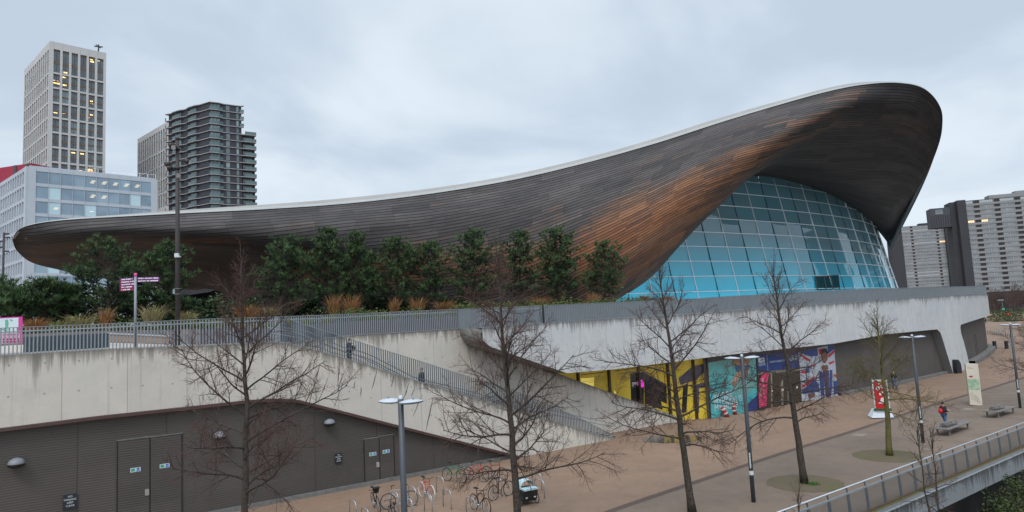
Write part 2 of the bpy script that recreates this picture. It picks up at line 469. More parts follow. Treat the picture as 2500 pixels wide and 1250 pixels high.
# stair parapet and left wall, one concrete face
b = MB()
zb = lambda s: max(z_at(f_at(s), BL), -.02)
ss = srange(sL0, sEnd, .6)
wall_strip(b, ss, lambda s: max(z_at(f_at(s), TL), .02), zb, 0, depth=.35, under=.32)
stair_wall = child(b, 'stair_parapet', m_conc_l, centre)

# slatted service wall under it
def louvre_mat(name, col, pitch, panel=3.4):
    g = NG(name); u, v, _ = g.uv()
    rand = g.white(g.xyz(g.ma('FLOOR', g.ma('DIVIDE', u, panel)), g.ma('FLOOR', g.ma('DIVIDE', v, 1.0))))
    rp = g.white(g.xyz(g.ma('FLOOR', g.ma('DIVIDE', u, panel)), 5.0))
    c = g.mix(g.ma('MULTIPLY', rand, .5), col, tuple(k * 1.45 for k in col))
    c = g.mix(g.ma('MULTIPLY', rp, .25), c, (col[0] * 1.35, col[1] * 1.25, col[2] * 1.15))
    fr = g.ma('FRACT', g.ma('DIVIDE', v, pitch))
    c = g.mix(g.rng(fr, .55, .75, 0, .32), c, tuple(k * .35 for k in col))
    fu = g.ma('FRACT', g.ma('DIVIDE', u, panel))
    c = g.mix(g.rng(g.ma('ABSOLUTE', g.ma('SUBTRACT', fu, .5)), .490, .496, 0, .7), c, tuple(k * .3 for k in col))
    n = g.noise(g.pos(), .8, 4)
    c = g.mix(g.rng(n, .35, .7, .0, .3), c, tuple(k * .6 for k in col))
    g.P(c, .55); g.bump(g.rng(fr, .5, .8, 1, 0), .3, .02)
    return g.m
m_louvre = louvre_mat('slatted_cladding', (.060, .053, .047), .105)
m_panel = M('dark_render_panel', (.072, .062, .056), .7, 0, .22, .5)
m_trim = M('brown_trim', (.065, .035, .03), .5)
m_plinth = M('grey_plinth', (.13, .125, .12), .85, 0, .3, 4)
sBLend = s_of(1283, 1116)
b = MB()
wall_strip(b, srange(sL0, sBLend, .6), lambda s: z_at(f_at(s), BL) + .12, lambda s: 0, .30, cap=False, sub=1)
louvre = child(b, 'slatted_wall', m_louvre, centre)
# uv of the slats must run level: v = height
ul = louvre.data.uv_layers[0].data
for lp in louvre.data.loops: ul[lp.index].uv = (ul[lp.index].uv[0], louvre.data.vertices[lp.vertex_index].co.z)
b = MB(); rows = []
ss = srange(sL0, sBLend, .6)
for o_, dz in ((.02, 0), (-.07, -.02), (-.07, -.15), (.25, -.15)):
    rows.append([f_at(s, o_) + V((0, 0, max(z_at(f_at(s), BL) + dz, 0))) for s in ss])
b.quadgrid(rows); child(b, 'drip_trim', m_trim, louvre)
b = MB(); wall_strip(b, srange(sL0, sBLend - .3, .8), lambda s: .2, lambda s: -.02, .16, cap=True, depth=.12, sub=1)
child(b, 'wall_plinth', m_plinth, centre)

def patch(b, corners, off, lift=0.0, grid=1):
    """panel on the facade plane set back by off, from its four outline points tl tr br bl"""
    pts = [onF(x, y, off) for x, y in corners]
    n = f_nrm(s_of(*corners[0], off))
    pts = [p + n * lift for p in pts]
    b.poly(pts, [(0, 1), (1, 1), (1, 0), (0, 0)]); return pts, n

# doors in the slatted wall
m_door = louvre_mat('slatted_door', (.058, .051, .045), .105, 9)
m_gap = M('door_gap', (.02, .018, .017), .8)
m_white = M('sign_white', (.46, .49, .49), .5, 0, .05)
m_green = M('sign_green', (.02, .28, .2), .5, 0, .1)
m_blue = M('sign_blue', (.03, .16, .42), .5, 0, .1)
def wall_box(b, s0, s1, z0, z1, off0, off1):
    p = [f_at(s0, off0) + V((0, 0, z0)), f_at(s1, off0) + V((0, 0, z0)), f_at(s1, off0) + V((0, 0, z1)), f_at(s0, off0) + V((0, 0, z1))]
    b.prism(p, f_nrm((s0 + s1) / 2) * (off0 - off1))
def door_leaf(x0, x1, ytop, left, handle):
    s0 = s_of(x0, 1150, .3); s1 = s_of(x1, 1150, .3)
    zt = z_at(f_at(s0, .3), lambda x: ytop + (x - x0) * -.2)
    b = MB(); wall_box(b, s0 + .03, s1 - .03, .14, zt, .3, .262)
    d = child(b, 'door', m_door, louvre)
    ul = d.data.uv_layers[0].data
    for lp in d.data.loops: ul[lp.index].uv = (.3, d.data.vertices[lp.vertex_index].co.z)
    b = MB()
    wall_box(b, s0 - .02, s0 + .015, .14, zt, .3, .255)
    if not left: wall_box(b, s1 - .015, s1 + .02, .14, zt, .3, .255)
    child(b, 'door_gap', m_gap, d)
    b = MB(); wall_box(b, s0 - .03, s1 + .03, zt, zt + .05, .3, .24); child(b, 'door_head', m_plinth, d)
    b = MB(); c = .55 if left else .45
    sm = s0 + (s1 - s0) * c; zs = zt * .66
    wall_box(b, sm - .2, sm + .2, zs - .09, zs + .09, .262, .25)
    b.mi = 1; wall_box(b, sm - .17, sm - .02, zs - .06, zs + .06, .25, .246)
    b.mi = 2; wall_box(b, sm + .04, sm + .16, zs - .01, zs + .07, .25, .246); wall_box(b, sm + .03, sm + .17, zs - .07, zs - .03, .25, .246)
    child(b, 'door_sign', [m_white, m_green, m_blue], d)
    if handle:
        b = MB(); wall_box(b, s1 - .2, s1 - .04, zt * .36, zt * .36 + .26, .262, .22); child(b, 'handle', M('steel_plate', (.3, .29, .26), .5, .3), d)
door_leaf(890, 927, 1073, True, True); door_leaf(927, 963, 1066, False, False)
door_leaf(286, 366, 1077, True, True); door_leaf(366, 444, 1068, False, False)

# dark slanting drip marks on the stair parapet
m_drip = M('dark_drip', (.10, .085, .065), .9, 0, .4, 9)
random.seed(12); fns = []
for x0, y0, x1, y1 in ((781, 893, 764, 938), (802, 920, 776, 985), (829, 884, 824, 946), (842, 922, 815, 996), (866, 930, 864, 948), (882, 945, 880, 968), (921, 900, 908, 950), (998, 936, 984, 978), (1012, 948, 1004, 968), (1031, 962, 1008, 1016), (1057, 970, 1040, 1052), (962, 915, 955, 945), (760, 885, 752, 905)):
    def fn(b, q=(x0, y0, x1, y1)):
        n = 9; L = []; Rr = []
        for k in range(n + 1):
            t = k / n; w_ = (.5 + 1.6 * math.sin(t * 3.14) * random.uniform(.3, 1.2)) * .62; x = q[0] + (q[2] - q[0]) * t + random.uniform(-.8, .8); y = q[1] + (q[3] - q[1]) * t
            nn = f_nrm(60) * .006; L.append(onF(x - w_, y) + nn); Rr.append(onF(x + w_, y) + nn)
        b.quadgrid([L, Rr])
    fns.append(fn)
for fn in fns:
    b = MB(); fn(b); child(b, 'drip_mark', m_drip, stair_wall)

# back wall of the stair and the wall face under the upper terrace
W2 = 2.7
BT = pl([(690, 838), (800, 827), (850, 820), (1000, 811), (1118, 803), (1180, 800)])      # top of the terrace wall
BW = pl([(1000, 790), (1118, 805), (1140, 836), (1210, 863), (1349, 907), (1500, 962), (1640, 1012), (1660, 1022)])
b = MB()
ss = srange(s_of(640, 840, W2), s_of(1130, 815, W2), .6)
wall_strip(b, ss, lambda s: z_at(f_at(s, W2), BT), lambda s: -.02, W2, depth=.4)
s1 = s_of(1130, 815, W2)
sE2 = s_of(1652, 1026, 1.65)
def offB(s): return W2 + (1.65 - W2) * max(0, min(1, (s - s1) / (sE2 - s1)))
def onB(x, y, lift=.01):
    o_ = W2
    for _ in range(6): o_ = offB(s_of(x, y, o_))
    return onF(x, y, o_ - lift)
wall_strip(b, srange(s1, sE2, .5), lambda s: max(z_at(f_at(s, offB(s)), BW), .02), lambda s: -.02, offB, depth=.3)
back_wall = child(b, 'stair_back_wall', m_conc_l, centre)

# upper concrete band that turns the corner
sN = s_of(1178, 815)
b = MB()
ss = srange(sN, s_of(1384, 905), .3)[:-1] + srange(s_of(1384, 905), FS[-1], .8)
wall_strip(b, ss, zTB, zBB, 0, depth=.5, under=.0, sub=4)
band = child(b, 'concrete_band', m_conc_b, centre)
# nose: curved lichen grey end joining band and stair wall
b = MB()
NA = [onF(x, y, 0) for x, y in ((1183, 800.5), (1174, 815), (1180, 836), (1194, 846), (1240, 861.5), (1300, 882), (1345, 898), (1384, 911))]
NB = [onB(x, y) for x, y in ((1121, 803), (1124, 819), (1136, 838), (1165, 850), (1215, 865), (1275, 884), (1320, 898.5), (1352, 909))]
rows = []
for k in range(7):
    t = k / 6; bulge = math.sin(t * math.pi) * .25
    rows.append([a.lerp(c, t) + V((-.6, -.35, 0)) * bulge for a, c in zip(NA, NB)])
b.smooth = True
b.quadgrid(rows, [[(i * .6, k * .4) for i in range(8)] for k in range(7)])
child(b, 'curved_nose', m_conc_d, centre)
m_soffit = M('soffit_brown', (.19, .165, .15), .8, 0, .15, .6)
b = MB()
ss = srange(s_of(1384, 911), FS[-1], .9)
b.quadgrid([[f_at(s, o_) + V((0, 0, zBB(s) + .0)) for s in ss] for o_ in (0, 5.0)])
child(b, 'band_soffit', m_soffit, centre)
# concrete leg between the two dark recesses, with its neighbours
b = MB(); rows = []; uvr = []
LEG = [((2287, 803), (2346, 791)), ((2296, 812), (2344.5, 800)), ((2301, 827), (2347, 815)), ((2308, 850), (2353, 834)), ((2316, 876), (2359, 857)), ((2326.5, 905), (2367, 884.5))]
for i, (l, r_) in enumerate(LEG):
    sl_, sr_ = s_of(*l), s_of(*r_); zl, zr = onF(*l).z, onF(*r_).z
    if i == len(LEG) - 1: zl = zr = -.02
    rows.append([f_at(sl_ + (sr_ - sl_) * k / 6) + V((0, 0, zl + (zr - zl) * k / 6)) for k in range(7)])
    uvr.append([(sl_ + (sr_ - sl_) * k / 6, 3.2 - (zl + (zr - zl) * k / 6) * .35) for k in range(7)])
b.quadgrid(rows, uvr)
inn = [[p - f_nrm(0) * 0 for p in row] for row in rows]
side = [[row[0], row[0] - f_nrm(s_of(2300, 850)) * .9] for row in rows]; b.quadgrid(side)
side = [[row[-1], row[-1] - f_nrm(s_of(2350, 840)) * .9] for row in rows]; b.quadgrid(side)
child(b, 'leaning_leg', m_conc_b, centre)
# dark recessed walls
b = MB(); sRec = s_of(2038, 900, .8)
wall_strip(b, srange(sRec, FS[-1], .9), lambda s: zBB(s) + .05, lambda s: -.02, .8, cap=False, sub=1)
child(b, 'recessed_wall', m_panel, centre)
b = MB()
wall_strip(b, srange(sRec + .1, s_of(2322, 899, .5), .9), lambda s: .28, lambda s: -.02, .45, cap=True, depth=.35, sub=1)
wall_strip(b, srange(s_of(2364, 884, .5), FS[-1], .9), lambda s: .5, lambda s: -.02, -.25, cap=True, depth=1.0, sub=1)
child(b, 'recess_plinth', m_plinth, centre)
# double door far right
b = MB(); s0 = s_of(2383, 830, .8)
wall_box(b, s0, s0 + .03, .5, 3.2, .8, .77); wall_box(b, s0 - 1.6, s0 - 1.57, .5, 3.2, .8, .77); wall_box(b, s0 - 1.6, s0 + .03, 3.2, 3.25, .8, .77)
child(b, 'door_outline', m_gap, centre)

# glazed entrance under the band: yellow lit hall
yG0, yG1 = s_of(1300, 920, 3.4), s_of(1734, 950, .85)
offY = pl([(yG0, 3.6), (s_of(1660, 950, 2.2), 2.15), (yG1, .85)])
def onY(x, y, lift=0.0):
    r = ray(x, y); prev = None
    for i in range(241):
        s = yG0 - .5 + (yG1 - yG0 + 1) * i / 240; p = f_at(s, offY(s) - lift); h = p.x * r.y - p.y * r.x
        if prev is not None and prev * h <= 0: return at(x, y, p.y)
        prev = h
    return at(x, y, p.y)
def ypoly(b, pts, lift): b.poly([onY(x, y, lift) for x, y in pts])
g = NG('yellow_hall'); p = g.pos()
c = g.mix(g.rng(g.noise(p, .35, 3), .38, .62), (.55, .40, .03), (.38, .27, .015))
g.P(c, .35); g.set(g.b, 'Emission Color', c); g.set(g.b, 'Emission Strength', .2); m_yel = g.m
m_yel2 = glow('yellow_bright', (.85, .66, .14), .42)
m_blackg = M('black_glass', (.008, .009, .01), .08, 0, .1, 1, 0, .6)
m_mull = M('bronze_mullion', (.05, .034, .018), .45, .2)
m_mag = glow('magenta_display', (.75, .02, .55), .8)
m_purple = M('purple_grey_film', (.085, .075, .11), .4)
b = MB()
ss = srange(yG0, yG1, 1.0)
b.quadgrid([[f_at(s, offY(s)) + V((0, 0, zBB(max(s, s_of(1384, 911))) + .1)) for s in ss], [f_at(s, offY(s)) + V((0, 0, 0)) for s in ss]])
hall = child(b, 'entrance_glazing', m_yel, centre)
b = MB(); ypoly(b, [(1410, 924), (1480, 919), (1480, 980), (1417, 950)], .01); ypoly(b, [(1496, 913), (1536, 907), (1538, 975), (1500, 960)], .01)
child(b, 'lit_wall', m_yel2, hall)
b = MB()
ypoly(b, [(1538, 912), (1572, 908), (1572, 990), (1541, 980)], .02)
ypoly(b, [(1572, 909), (1627, 938), (1629, 1005), (1574, 985)], .02)
ypoly(b, [(1668, 940), (1680, 936), (1676, 1006), (1664, 1008)], .02)
child(b, 'dark_pane', m_blackg, hall)
b = MB()
ypoly(b, [(1655, 925), (1690, 895), (1728, 885), (1729, 900), (1700, 928), (1660, 940)], .02)
ypoly(b, [(1700, 938), (1728, 933), (1729, 944), (1700, 950)], .02); ypoly(b, [(1700, 950), (1707, 948), (1707, 1008), (1700, 1010)], .02)
child(b, 'purple_film', m_purple, hall)
b = MB(); ypoly(b, [(1562, 933), (1566, 926), (1571, 932), (1572, 943), (1568, 946), (1560, 944)], .06); ypoly(b, [(1555, 932), (1560, 930), (1561, 941), (1556, 942)], .06)
child(b, 'display_screen', m_mag, hall)
b = MB()
ypoly(b, [(1543, 934), (1554, 933), (1554, 935), (1543, 936)], .06); ypoly(b, [(1543, 937), (1554, 936), (1554, 938), (1543, 939)], .06); ypoly(b, [(1543, 941), (1547, 941), (1547, 943), (1543, 943)], .06)
child(b, 'screen_text', M('screen_white', (.7, .7, .75), .5), hall)
b = MB()
for xt, xb in ((1413, 1415), (1489, 1491), (1559, 1564), (1629, 1636), (1693, 1699), (1727, 1733)):
    s = s_of(xt, 930, 2.2); p0 = onY(xb, 985, .12); p1 = V((p0.x, p0.y, z_at(p0, BB) + .3)); p0.z = -.02
    b = MB(); b.bar(p0, p1, .16, .2, up=f_nrm(60)); child(b, 'mullion', m_mull, hall)
b = MB()
for a, c in (((1420, 915), (1480, 908)), ((1500, 906), (1556, 898)), ((1566, 896), (1625, 888))):
    b.bar(onY(*a, .05), onY(*c, .05), .03, .04)
child(b, 'ceiling_line', m_mull, hall)
b = MB()
random.seed(3)
for x0, x1, ys in ((1422, 1482, (923, 927, 931, 935)), (1496, 1530, (920, 924, 928))):
    for y in ys:
        x = x0 + random.uniform(0, 20)
        while x < x1 - 3:
            wd = random.uniform(2.5, 5); yy = y - (x - x0) * .11
            ypoly(b, [(x, yy), (x + wd, yy - wd * .11), (x + wd, yy - wd * .11 + 1.2), (x, yy + 1.2)], .03); x += wd + 1.4
child(b, 'wall_lettering', M('faint_lettering', (.25, .19, .03), .6), hall)

# terrace deck and the stair
b = MB(); rows = [[], [], []]
xs = srange(sL0 - 10, sApex, 2.0)
for s in xs:
    z = z_at(f_at(s), TL)
    for k, o_ in enumerate((.2, 6, 30)): rows[k].append(f_at(s, o_) + V((0, 0, z - .02 + (.42 * min(1, max(0, (sApex - 3 - s) / 5)) if k else 0))))
b.quadgrid(rows)
rows = [[], [], []]
for s in srange(s_of(640, 840, W2), s_of(1130, 815, W2), 1.5):
    z = z_at(f_at(s, W2), BT)
    for k, o_ in enumerate((W2 + .2, W2 + 6, 30)): rows[k].append(f_at(s, o_) + V((0, 0, z - .03)))
b.quadgrid(rows)
rows = [[], [], []]
for s in srange(sN, FS[-1], 1.5):
    for k, o_ in enumerate((.25, 6, 34)): rows[k].append(f_at(s, o_) + V((0, 0, zTB(s) - .035)))
b.quadgrid(rows)
child(b, 'terrace_deck', m_deck, centre)
z_ap = z_at(f_at(sApex), TL)
stair_drop = pl([(sApex - .5, z_ap - .05), (sApex + 1.5, z_ap - .5), (s_of(850, 877), z_at(f_at(s_of(850, 877)), TL) - .35), (s_of(905, 895), z_at(f_at(s_of(905, 895)), TL) - .25), (s_of(1020, 931), z_at(f_at(s_of(1020, 931)), TL) - .75), (s_of(1244, 997), z_at(f_at(s_of(1244, 997)), TL) - .5), (sEnd + .3, -.02)])
b = MB(); n = 44; prev = None
for i in range(n):
    s0 = sApex - .5 + (sEnd + .8 - sApex) * i / n; s1_ = sApex - .5 + (sEnd + .8 - sApex) * (i + 1) / n
    z = max(stair_drop(s0), -.02); z2 = max(stair_drop(s1_), -.02)
    A, B_, C, D = f_at(s0, .3), f_at(s0, offB(s0)), f_at(s1_, offB(s1_)), f_at(s1_, .3)
    u = V((0, 0, z)); l = V((0, 0, z2))
    b.poly([A + u, D + u, C + u, B_ + u]); b.poly([D + u, D + l, C + l, C + u])
child(b, 'stair_treads', m_deck, centre)
# ------------------------------------------------------------------ curved window wall (leans back)
GB = [V((x, y, 0)) for x, y in ((-2, 58), (6, 62.3), (14.2, 67.2), (24.5, 73.2), (35.5, 80.5), (46.2, 89), (54.3, 97.5), (60.3, 106), (64.6, 115), (66.5, 124))]
GB = smooth(GB, 4)
GS = [0.0]
for a, c in zip(GB, GB[1:]): GS.append(GS[-1] + (c - a).length)
ZG = 7.9
def g_at(s, z):
    s = max(0, min(s, GS[-1] - 1e-4))
    for i in range(len(GB) - 1):
        if GS[i] <= s <= GS[i + 1]: break
    t = (s - GS[i]) / (GS[i + 1] - GS[i])
    p = GB[i].lerp(GB[i + 1], t)
    a = GB[max(i - 1, 0)]; c = GB[min(i + 2, len(GB) - 1)]; d = (c - a).normalized()
    n = V((d.y, -d.x, 0))
    p = p - n * (z - ZG) * .21; p.z = z
    return p, n
def onGl(x, y, back=0.0):
    r = ray(x, y); z = 14.0; q = None
    for _ in range(8):
        prev = None
        for i in range(201):
            s = GS[-1] * i / 200; p, n = g_at(s, z); p = p - n * back; h = p.x * r.y - p.y * r.x
            if prev is not None and prev[0] * h <= 0:
                t = prev[0] / (prev[0] - h) if prev[0] != h else 0; q = at(x, y, prev[1].y + (p.y - prev[1].y) * t); break
            prev = (h, p)
        else:
            return at(x, y, 108)
        z = q.z
    return q
GT = pl([(1380, 735), (1480, 700), (1560, 640), (1640, 560), (1700, 480), (1760, 425), (1830, 402), (1960, 432), (2040, 462), (2100, 500), (2150, 545), (2180, 590), (2200, 640), (2215, 700)])
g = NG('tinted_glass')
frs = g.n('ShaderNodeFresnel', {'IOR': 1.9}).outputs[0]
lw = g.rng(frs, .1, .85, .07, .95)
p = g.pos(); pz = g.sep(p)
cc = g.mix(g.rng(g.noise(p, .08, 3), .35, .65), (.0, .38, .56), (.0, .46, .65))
cc = g.mix(g.rng(g.ma('ADD', pz[2], g.ma('MULTIPLY', pz[0], .06)), 11.0, 18.5), cc, (.06, .125, .15))  # lit hall and grey sky reflection put into the colour: cyan low, dull teal high
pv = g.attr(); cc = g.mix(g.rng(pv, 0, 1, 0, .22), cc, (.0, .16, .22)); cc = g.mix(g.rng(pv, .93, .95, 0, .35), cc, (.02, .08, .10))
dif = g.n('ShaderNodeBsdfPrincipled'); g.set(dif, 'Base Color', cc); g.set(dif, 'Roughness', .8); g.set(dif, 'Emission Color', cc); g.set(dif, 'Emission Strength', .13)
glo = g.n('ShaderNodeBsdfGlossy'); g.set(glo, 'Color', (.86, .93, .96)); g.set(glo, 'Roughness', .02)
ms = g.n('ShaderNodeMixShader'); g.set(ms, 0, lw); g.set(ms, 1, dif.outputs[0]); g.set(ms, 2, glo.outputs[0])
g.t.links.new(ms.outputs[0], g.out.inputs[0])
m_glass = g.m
m_bar = M('white_glazing_bar', (.66, .68, .7), .35, .2, .06)
m_thin = M('dark_glazing_joint', (.03, .04, .045), .4)
random.seed(11)
PW, PH = 3.05, 1.62
ncol = int(GS[-1] / PW)
b = MB()
def g_top(s):
    z = 9.0
    for _ in range(60):
        p, n = g_at(s, z); X, Y = proj(p)
        if Y < GT(X): break
        z += .25
    return min(z, 27)
tops = [g_top(i * PW) for i in range(ncol + 1)]
for i in range(next(i for i in range(ncol) if proj(g_at(i * PW, ZG)[0])[0] > 1440), ncol):
    s0, s1 = i * PW, (i + 1) * PW; zt = max(tops[i], tops[i + 1])
    k = 0; z0 = ZG - .3
    while z0 < zt:
        z1 = ZG + .9 + k * PH
        rx, ry = random.gauss(0, .006), random.gauss(0, .007)
        # each pane is a small 4x4 cushion so that reflections break from pane to pane
        pts = []
        c0, n = g_at((s0 + s1) / 2, (z0 + z1) / 2)
        rows = []; b.cv = random.random()
        cush = random.gauss(.0, .016)
        for a in range(4):
            row = []
            for e in range(4):
                q, nn = g_at(s0 + (s1 - s0) * e / 3, z0 + (z1 - z0) * a / 3)
                fe, fa = e / 3 - .5, a / 3 - .5
                row.append(q + nn * (fe * rx * 3 + fa * (ry + .045) * 1.6 + cush * (1 - 4 * fe * fe) * (1 - 4 * fa * fa)))
            rows.append(row)
        b.smooth = True; b.quadgrid(rows); b.smooth = False
        z0 = z1; k += 1
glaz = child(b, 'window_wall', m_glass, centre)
I0 = next(i for i in range(ncol) if proj(g_at(i * PW, ZG)[0])[0] > 1440)
for i in range(I0, ncol + 1):
    s = i * PW; n = 6; b = MB()
    pts = [g_at(s, ZG - .3 + (tops[i] - ZG + .3) * k / n) for k in range(n + 1)]
    for (p0, n0), (p1, n1) in zip(pts, pts[1:]):
        if i % 2 == 0: b.bar(p0 + n0 * .05, p1 + n1 * .05, .062, .10, up=n0)
        else: b.bar(p0 + n0 * .03, p1 + n1 * .03, .06, .08, up=n0)
    child(b, 'mullion', m_bar if i % 2 == 0 else m_thin, glaz)
k = 0
while ZG + .9 + k * PH < 26:
    z = ZG + .9 + k * PH; b = MB()
    for i in range(I0 * 2, ncol * 2):
        s0, s1 = i * PW / 2, (i + 1) * PW / 2
        if max(tops[i // 2], tops[i // 2 + 1]) + .2 < z: continue
        p0, n0 = g_at(s0, z); p1, n1 = g_at(s1, z)
        b.bar(p0 + n0 * .06, p1 + n1 * .06, .08, .065)
    if b.v: child(b, 'transom', m_bar, glaz)
    k += 1
# doorway in the window wall
b = MB()
pts = [onGl(x, y, -.08) for x, y in ((1990, 676), (2046, 672), (2050, 706), (1996, 708))]
b.poly(pts)
dw = child(b, 'glass_doorway', m_blackg if False else M('dark_teal_glass', (.0, .05, .06), .08, 0, .1, 1, 0, .6), glaz)
b = MB()
for a, c in (((1990, 676), (1996, 708)), ((2011, 674), (2017, 707)), ((2028, 673), (2034, 706)), ((2046, 672), (2050, 706)), ((1990, 676), (2046, 672))):
    b.bar(onGl(*a, -.12), onGl(*c, -.12), .12, .12)
child(b, 'door_frame', m_thin, dw)

# ------------------------------------------------------------------ timber roof shell
SEC = [
 [(30, 585, 50), (42, 613, 54), (80, 642, 62), (150, 660, 71), (230, 676, 79), (400, 703, 95)],
 [(55, 556, 49.6), (66, 588, 51), (112, 622, 55), (185, 648, 64), (300, 676, 77), (470, 708, 93)],
 [(140, 539, 50), (150, 574, 50.2), (180, 605, 53), (260, 634, 61), (380, 668, 73), (510, 706, 88)],
 [(300, 529, 51), (304, 564, 50.7), (319, 594, 53), (372, 622, 60), (450, 662, 69), (540, 716, 80)],
 [(470, 520, 52.7), (474, 562, 52), (488, 595, 53.8), (528, 624, 59.5), (566, 668, 66), (600, 770, 72)],
 [(650, 511, 55), (654, 556, 54), (664, 596, 54.8), (682, 632, 57.8), (702, 690, 61.5), (722, 826, 65)],
 [(850, 497, 57.6), (853, 545, 56.2), (860, 595, 56.4), (870, 645, 57.8), (880, 705, 59.6), (892, 818, 61.5)],
 [(1050, 473.5, 60.2), (1055, 530, 59), (1062, 590, 58.8), (1068, 650, 59.3), (1074, 710, 60.2), (1083, 808, 61.5)],
 [(1250, 440, 62), (1255, 505, 60.5), (1260, 575, 59.9), (1266, 640, 59.9), (1271, 710, 60.4), (1278, 798, 61.2)],
 [(1430, 398, 63.5), (1425, 470, 61.5), (1420, 545, 60.5), (1417, 620, 60.3), (1416, 696, 60.8), (1416, 790, 61.6)],
 [(1600, 350.5, 64.5), (1580, 425, 62.5), (1560, 505, 61.2), (1545, 582, 61), (1532, 655, 61.8), (1510, 735, 'g')],
 [(1760, 299, 65.3), (1728, 375, 63), (1694, 450, 62), (1668, 528, 62.2), (1640, 605, 63.8), (1596, 672, 'g')],
 [(1900, 257, 65.5), (1862, 330, 63.5), (1820, 400, 63.2), (1780, 462, 64.2), (1738, 520, 66.3), (1690, 560, 'g')],
 [(2020, 224, 65), (1985, 288, 64), (1934, 345, 65), (1880, 392, 67), (1832, 434, 69.8), (1776, 470, 'g')],
 [(2110, 207, 65), (2083, 260, 65), (2022, 318, 67.8), (1950, 368, 71), (1895, 405, 74), (1838, 431, 'g')],
 [(2190, 203, 65.6), (2164, 260, 67), (2108, 328, 71), (2040, 386, 75.5), (1992, 424, 78.5), (1952, 450, 'g')],
 [(2252, 216, 66.7), (2224, 280, 69.5), (2180, 350, 75), (2122, 418, 80), (2078, 458, 83.6), (2040, 484, 'g')],
 [(2291, 255, 69), (2266, 318, 73), (2230, 388, 79), (2180, 452, 85), (2134, 495, 89.5), (2094, 519, 'g')],
 [(2300, 300, 71.8), (2281, 365, 77), (2252, 428, 83), (2208, 488, 90), (2166, 527, 95), (2128, 546, 'g')],
 [(2287, 365, 77), (2268, 418, 82.5), (2244, 468, 89), (2208, 520, 96), (2178, 552, 101), (2150, 571, 'g')],
 [(2240, 475, 88.5), (2228, 505, 92), (2214, 532, 96), (2196, 562, 101), (2181, 581, 104), (2166, 592, 'g')],
 [(2177, 606, 106), (2176, 606.5, 106.2), (2175, 607, 106.5), (2174, 607.5, 106.8), (2173, 608, 107.2), (2172, 608.5, 107.6)]]
def ctrl(c): return onGl(c[0], c[1], .3) if c[2] == 'g' else at(*c)
CP = [[ctrl(c) for c in row] for row in SEC]
for i in range(10, 22): print('sec', i, [round(p.y, 1) for p in CP[i]])
NV = 9
secs = [smooth(row, NV) for row in CP]
NU = 12
cols = [smooth([s_[j] for s_ in secs], NU) for j in range(len(secs[0]))]
nu, nv = len(cols[0]), len(cols)
grid = [[cols[j][i] for j in range(nv)] for i in range(nu)]
b = MB(); b.smooth = True
uu = 0.0; uvr = []
for i in range(nu):
    if i: uu += (grid[i][0] - grid[i - 1][0]).length
    vv = 0.0; r_ = []
    for j in range(nv):
        if j: vv += (grid[i][j] - grid[i][j - 1]).length
        r_.append((uu, vv))
    uvr.append(r_)
# rusty-brown weathering: protected lower boards of the flank and the underside lip
brown = []
for i in range(nu):
    fi = i / NU; row = []
    for j in range(nv):
        fj = j / (nv - 1)
        if fi < 5: c0, wd, am = .38, .11, .36
        elif fi < 9: c0, wd, am = .66 - .02 * (fi - 5), .19, .7
        else:
            t = min(1, (fi - 9) / 5); c0, wd, am = .62 - .38 * t, .25 - .07 * t, 1.05 - .42 * t
        if fi > 13.5: am *= max(.16, .62 - (fi - 13.5) * .4)
        if 11.5 < fi <= 13.5: am *= 1 - .19 * (fi - 11.5)
        x = (fj - c0) / wd
        val = am * math.exp(-x * x)
        if 8 < fi < 13.5 and fj > c0: val = max(val, am * (.95 - .55 * (fj - c0) / (1 - c0)))
        row.append(val)
    brown.append(row)
idx = []
for i in range(nu):
    r_ = []
    for j in range(nv):
        b.cv = brown[i][j]; r_.append(b.vert(grid[i][j], uvr[i][j]))
    idx.append(r_)
for i in range(nu - 1):
    for j in range(nv - 1): b.face((idx[i][j], idx[i + 1][j], idx[i + 1][j + 1], idx[i][j + 1]))
g = NG('weathered_timber_boards'); u, v, _ = g.uv()
ROWH = .30
vr = g.ma('DIVIDE', v, ROWH); rid = g.ma('FLOOR', vr); fr = g.ma('FRACT', vr)
prow = g.ma('FLOOR', g.ma('DIVIDE', rid, 3)); ush = g.ma('ADD', g.ma('DIVIDE', u, 3.4), g.ma('MULTIPLY', g.white(g.xyz(prow, 1.5)), 1.0))
pcol = g.ma('FLOOR', ush); fu = g.ma('FRACT', ush)
rnd = g.white(g.xyz(prow, pcol)); rnd2 = g.white(g.xyz(g.ma('ADD', rid, 40), pcol))
grain = g.noise(g.xyz(g.ma('MULTIPLY', u, .7), g.ma('MULTIPLY', v, 9)), 1.0, 5, .65)
blot = g.noise(g.xyz(g.ma('MULTIPLY', u, .16), g.ma('MULTIPLY', v, .5)), 1.0, 4, .6)
grey = g.mix(rnd, (.042, .036, .035), (.088, .076, .074))
grey = g.mix(g.rng(rnd2, 0, 1, 0, .4), grey, (.11, .096, .096))
grey = g.mix(g.rng(blot, .42, .62, 0, .55), grey, (.024, .022, .023))
lowb = g.rng(g.attr(), .55, 1.0)
br = g.mix(rnd2, (.17, .076, .036), (.34, .168, .085))
br = g.mix(g.ma('MULTIPLY', lowb, .75), br, g.mix(rnd2, (.21, .066, .021), (.34, .122, .043)))
br = g.mix(g.rng(grain, .35, .65, 0, .5), br, (.10, .045, .025))
mask = g.ma('ADD', g.attr(), g.ma('ADD', g.ma('MULTIPLY', g.ma('SUBTRACT', rnd, .5), .36), g.ma('ADD', g.ma('MULTIPLY', g.ma('SUBTRACT', rnd2, .5), .22), g.ma('MULTIPLY', g.ma('SUBTRACT', blot, .5), 1.1))))
c = g.mix(g.rng(mask, .22, .86), grey, br)
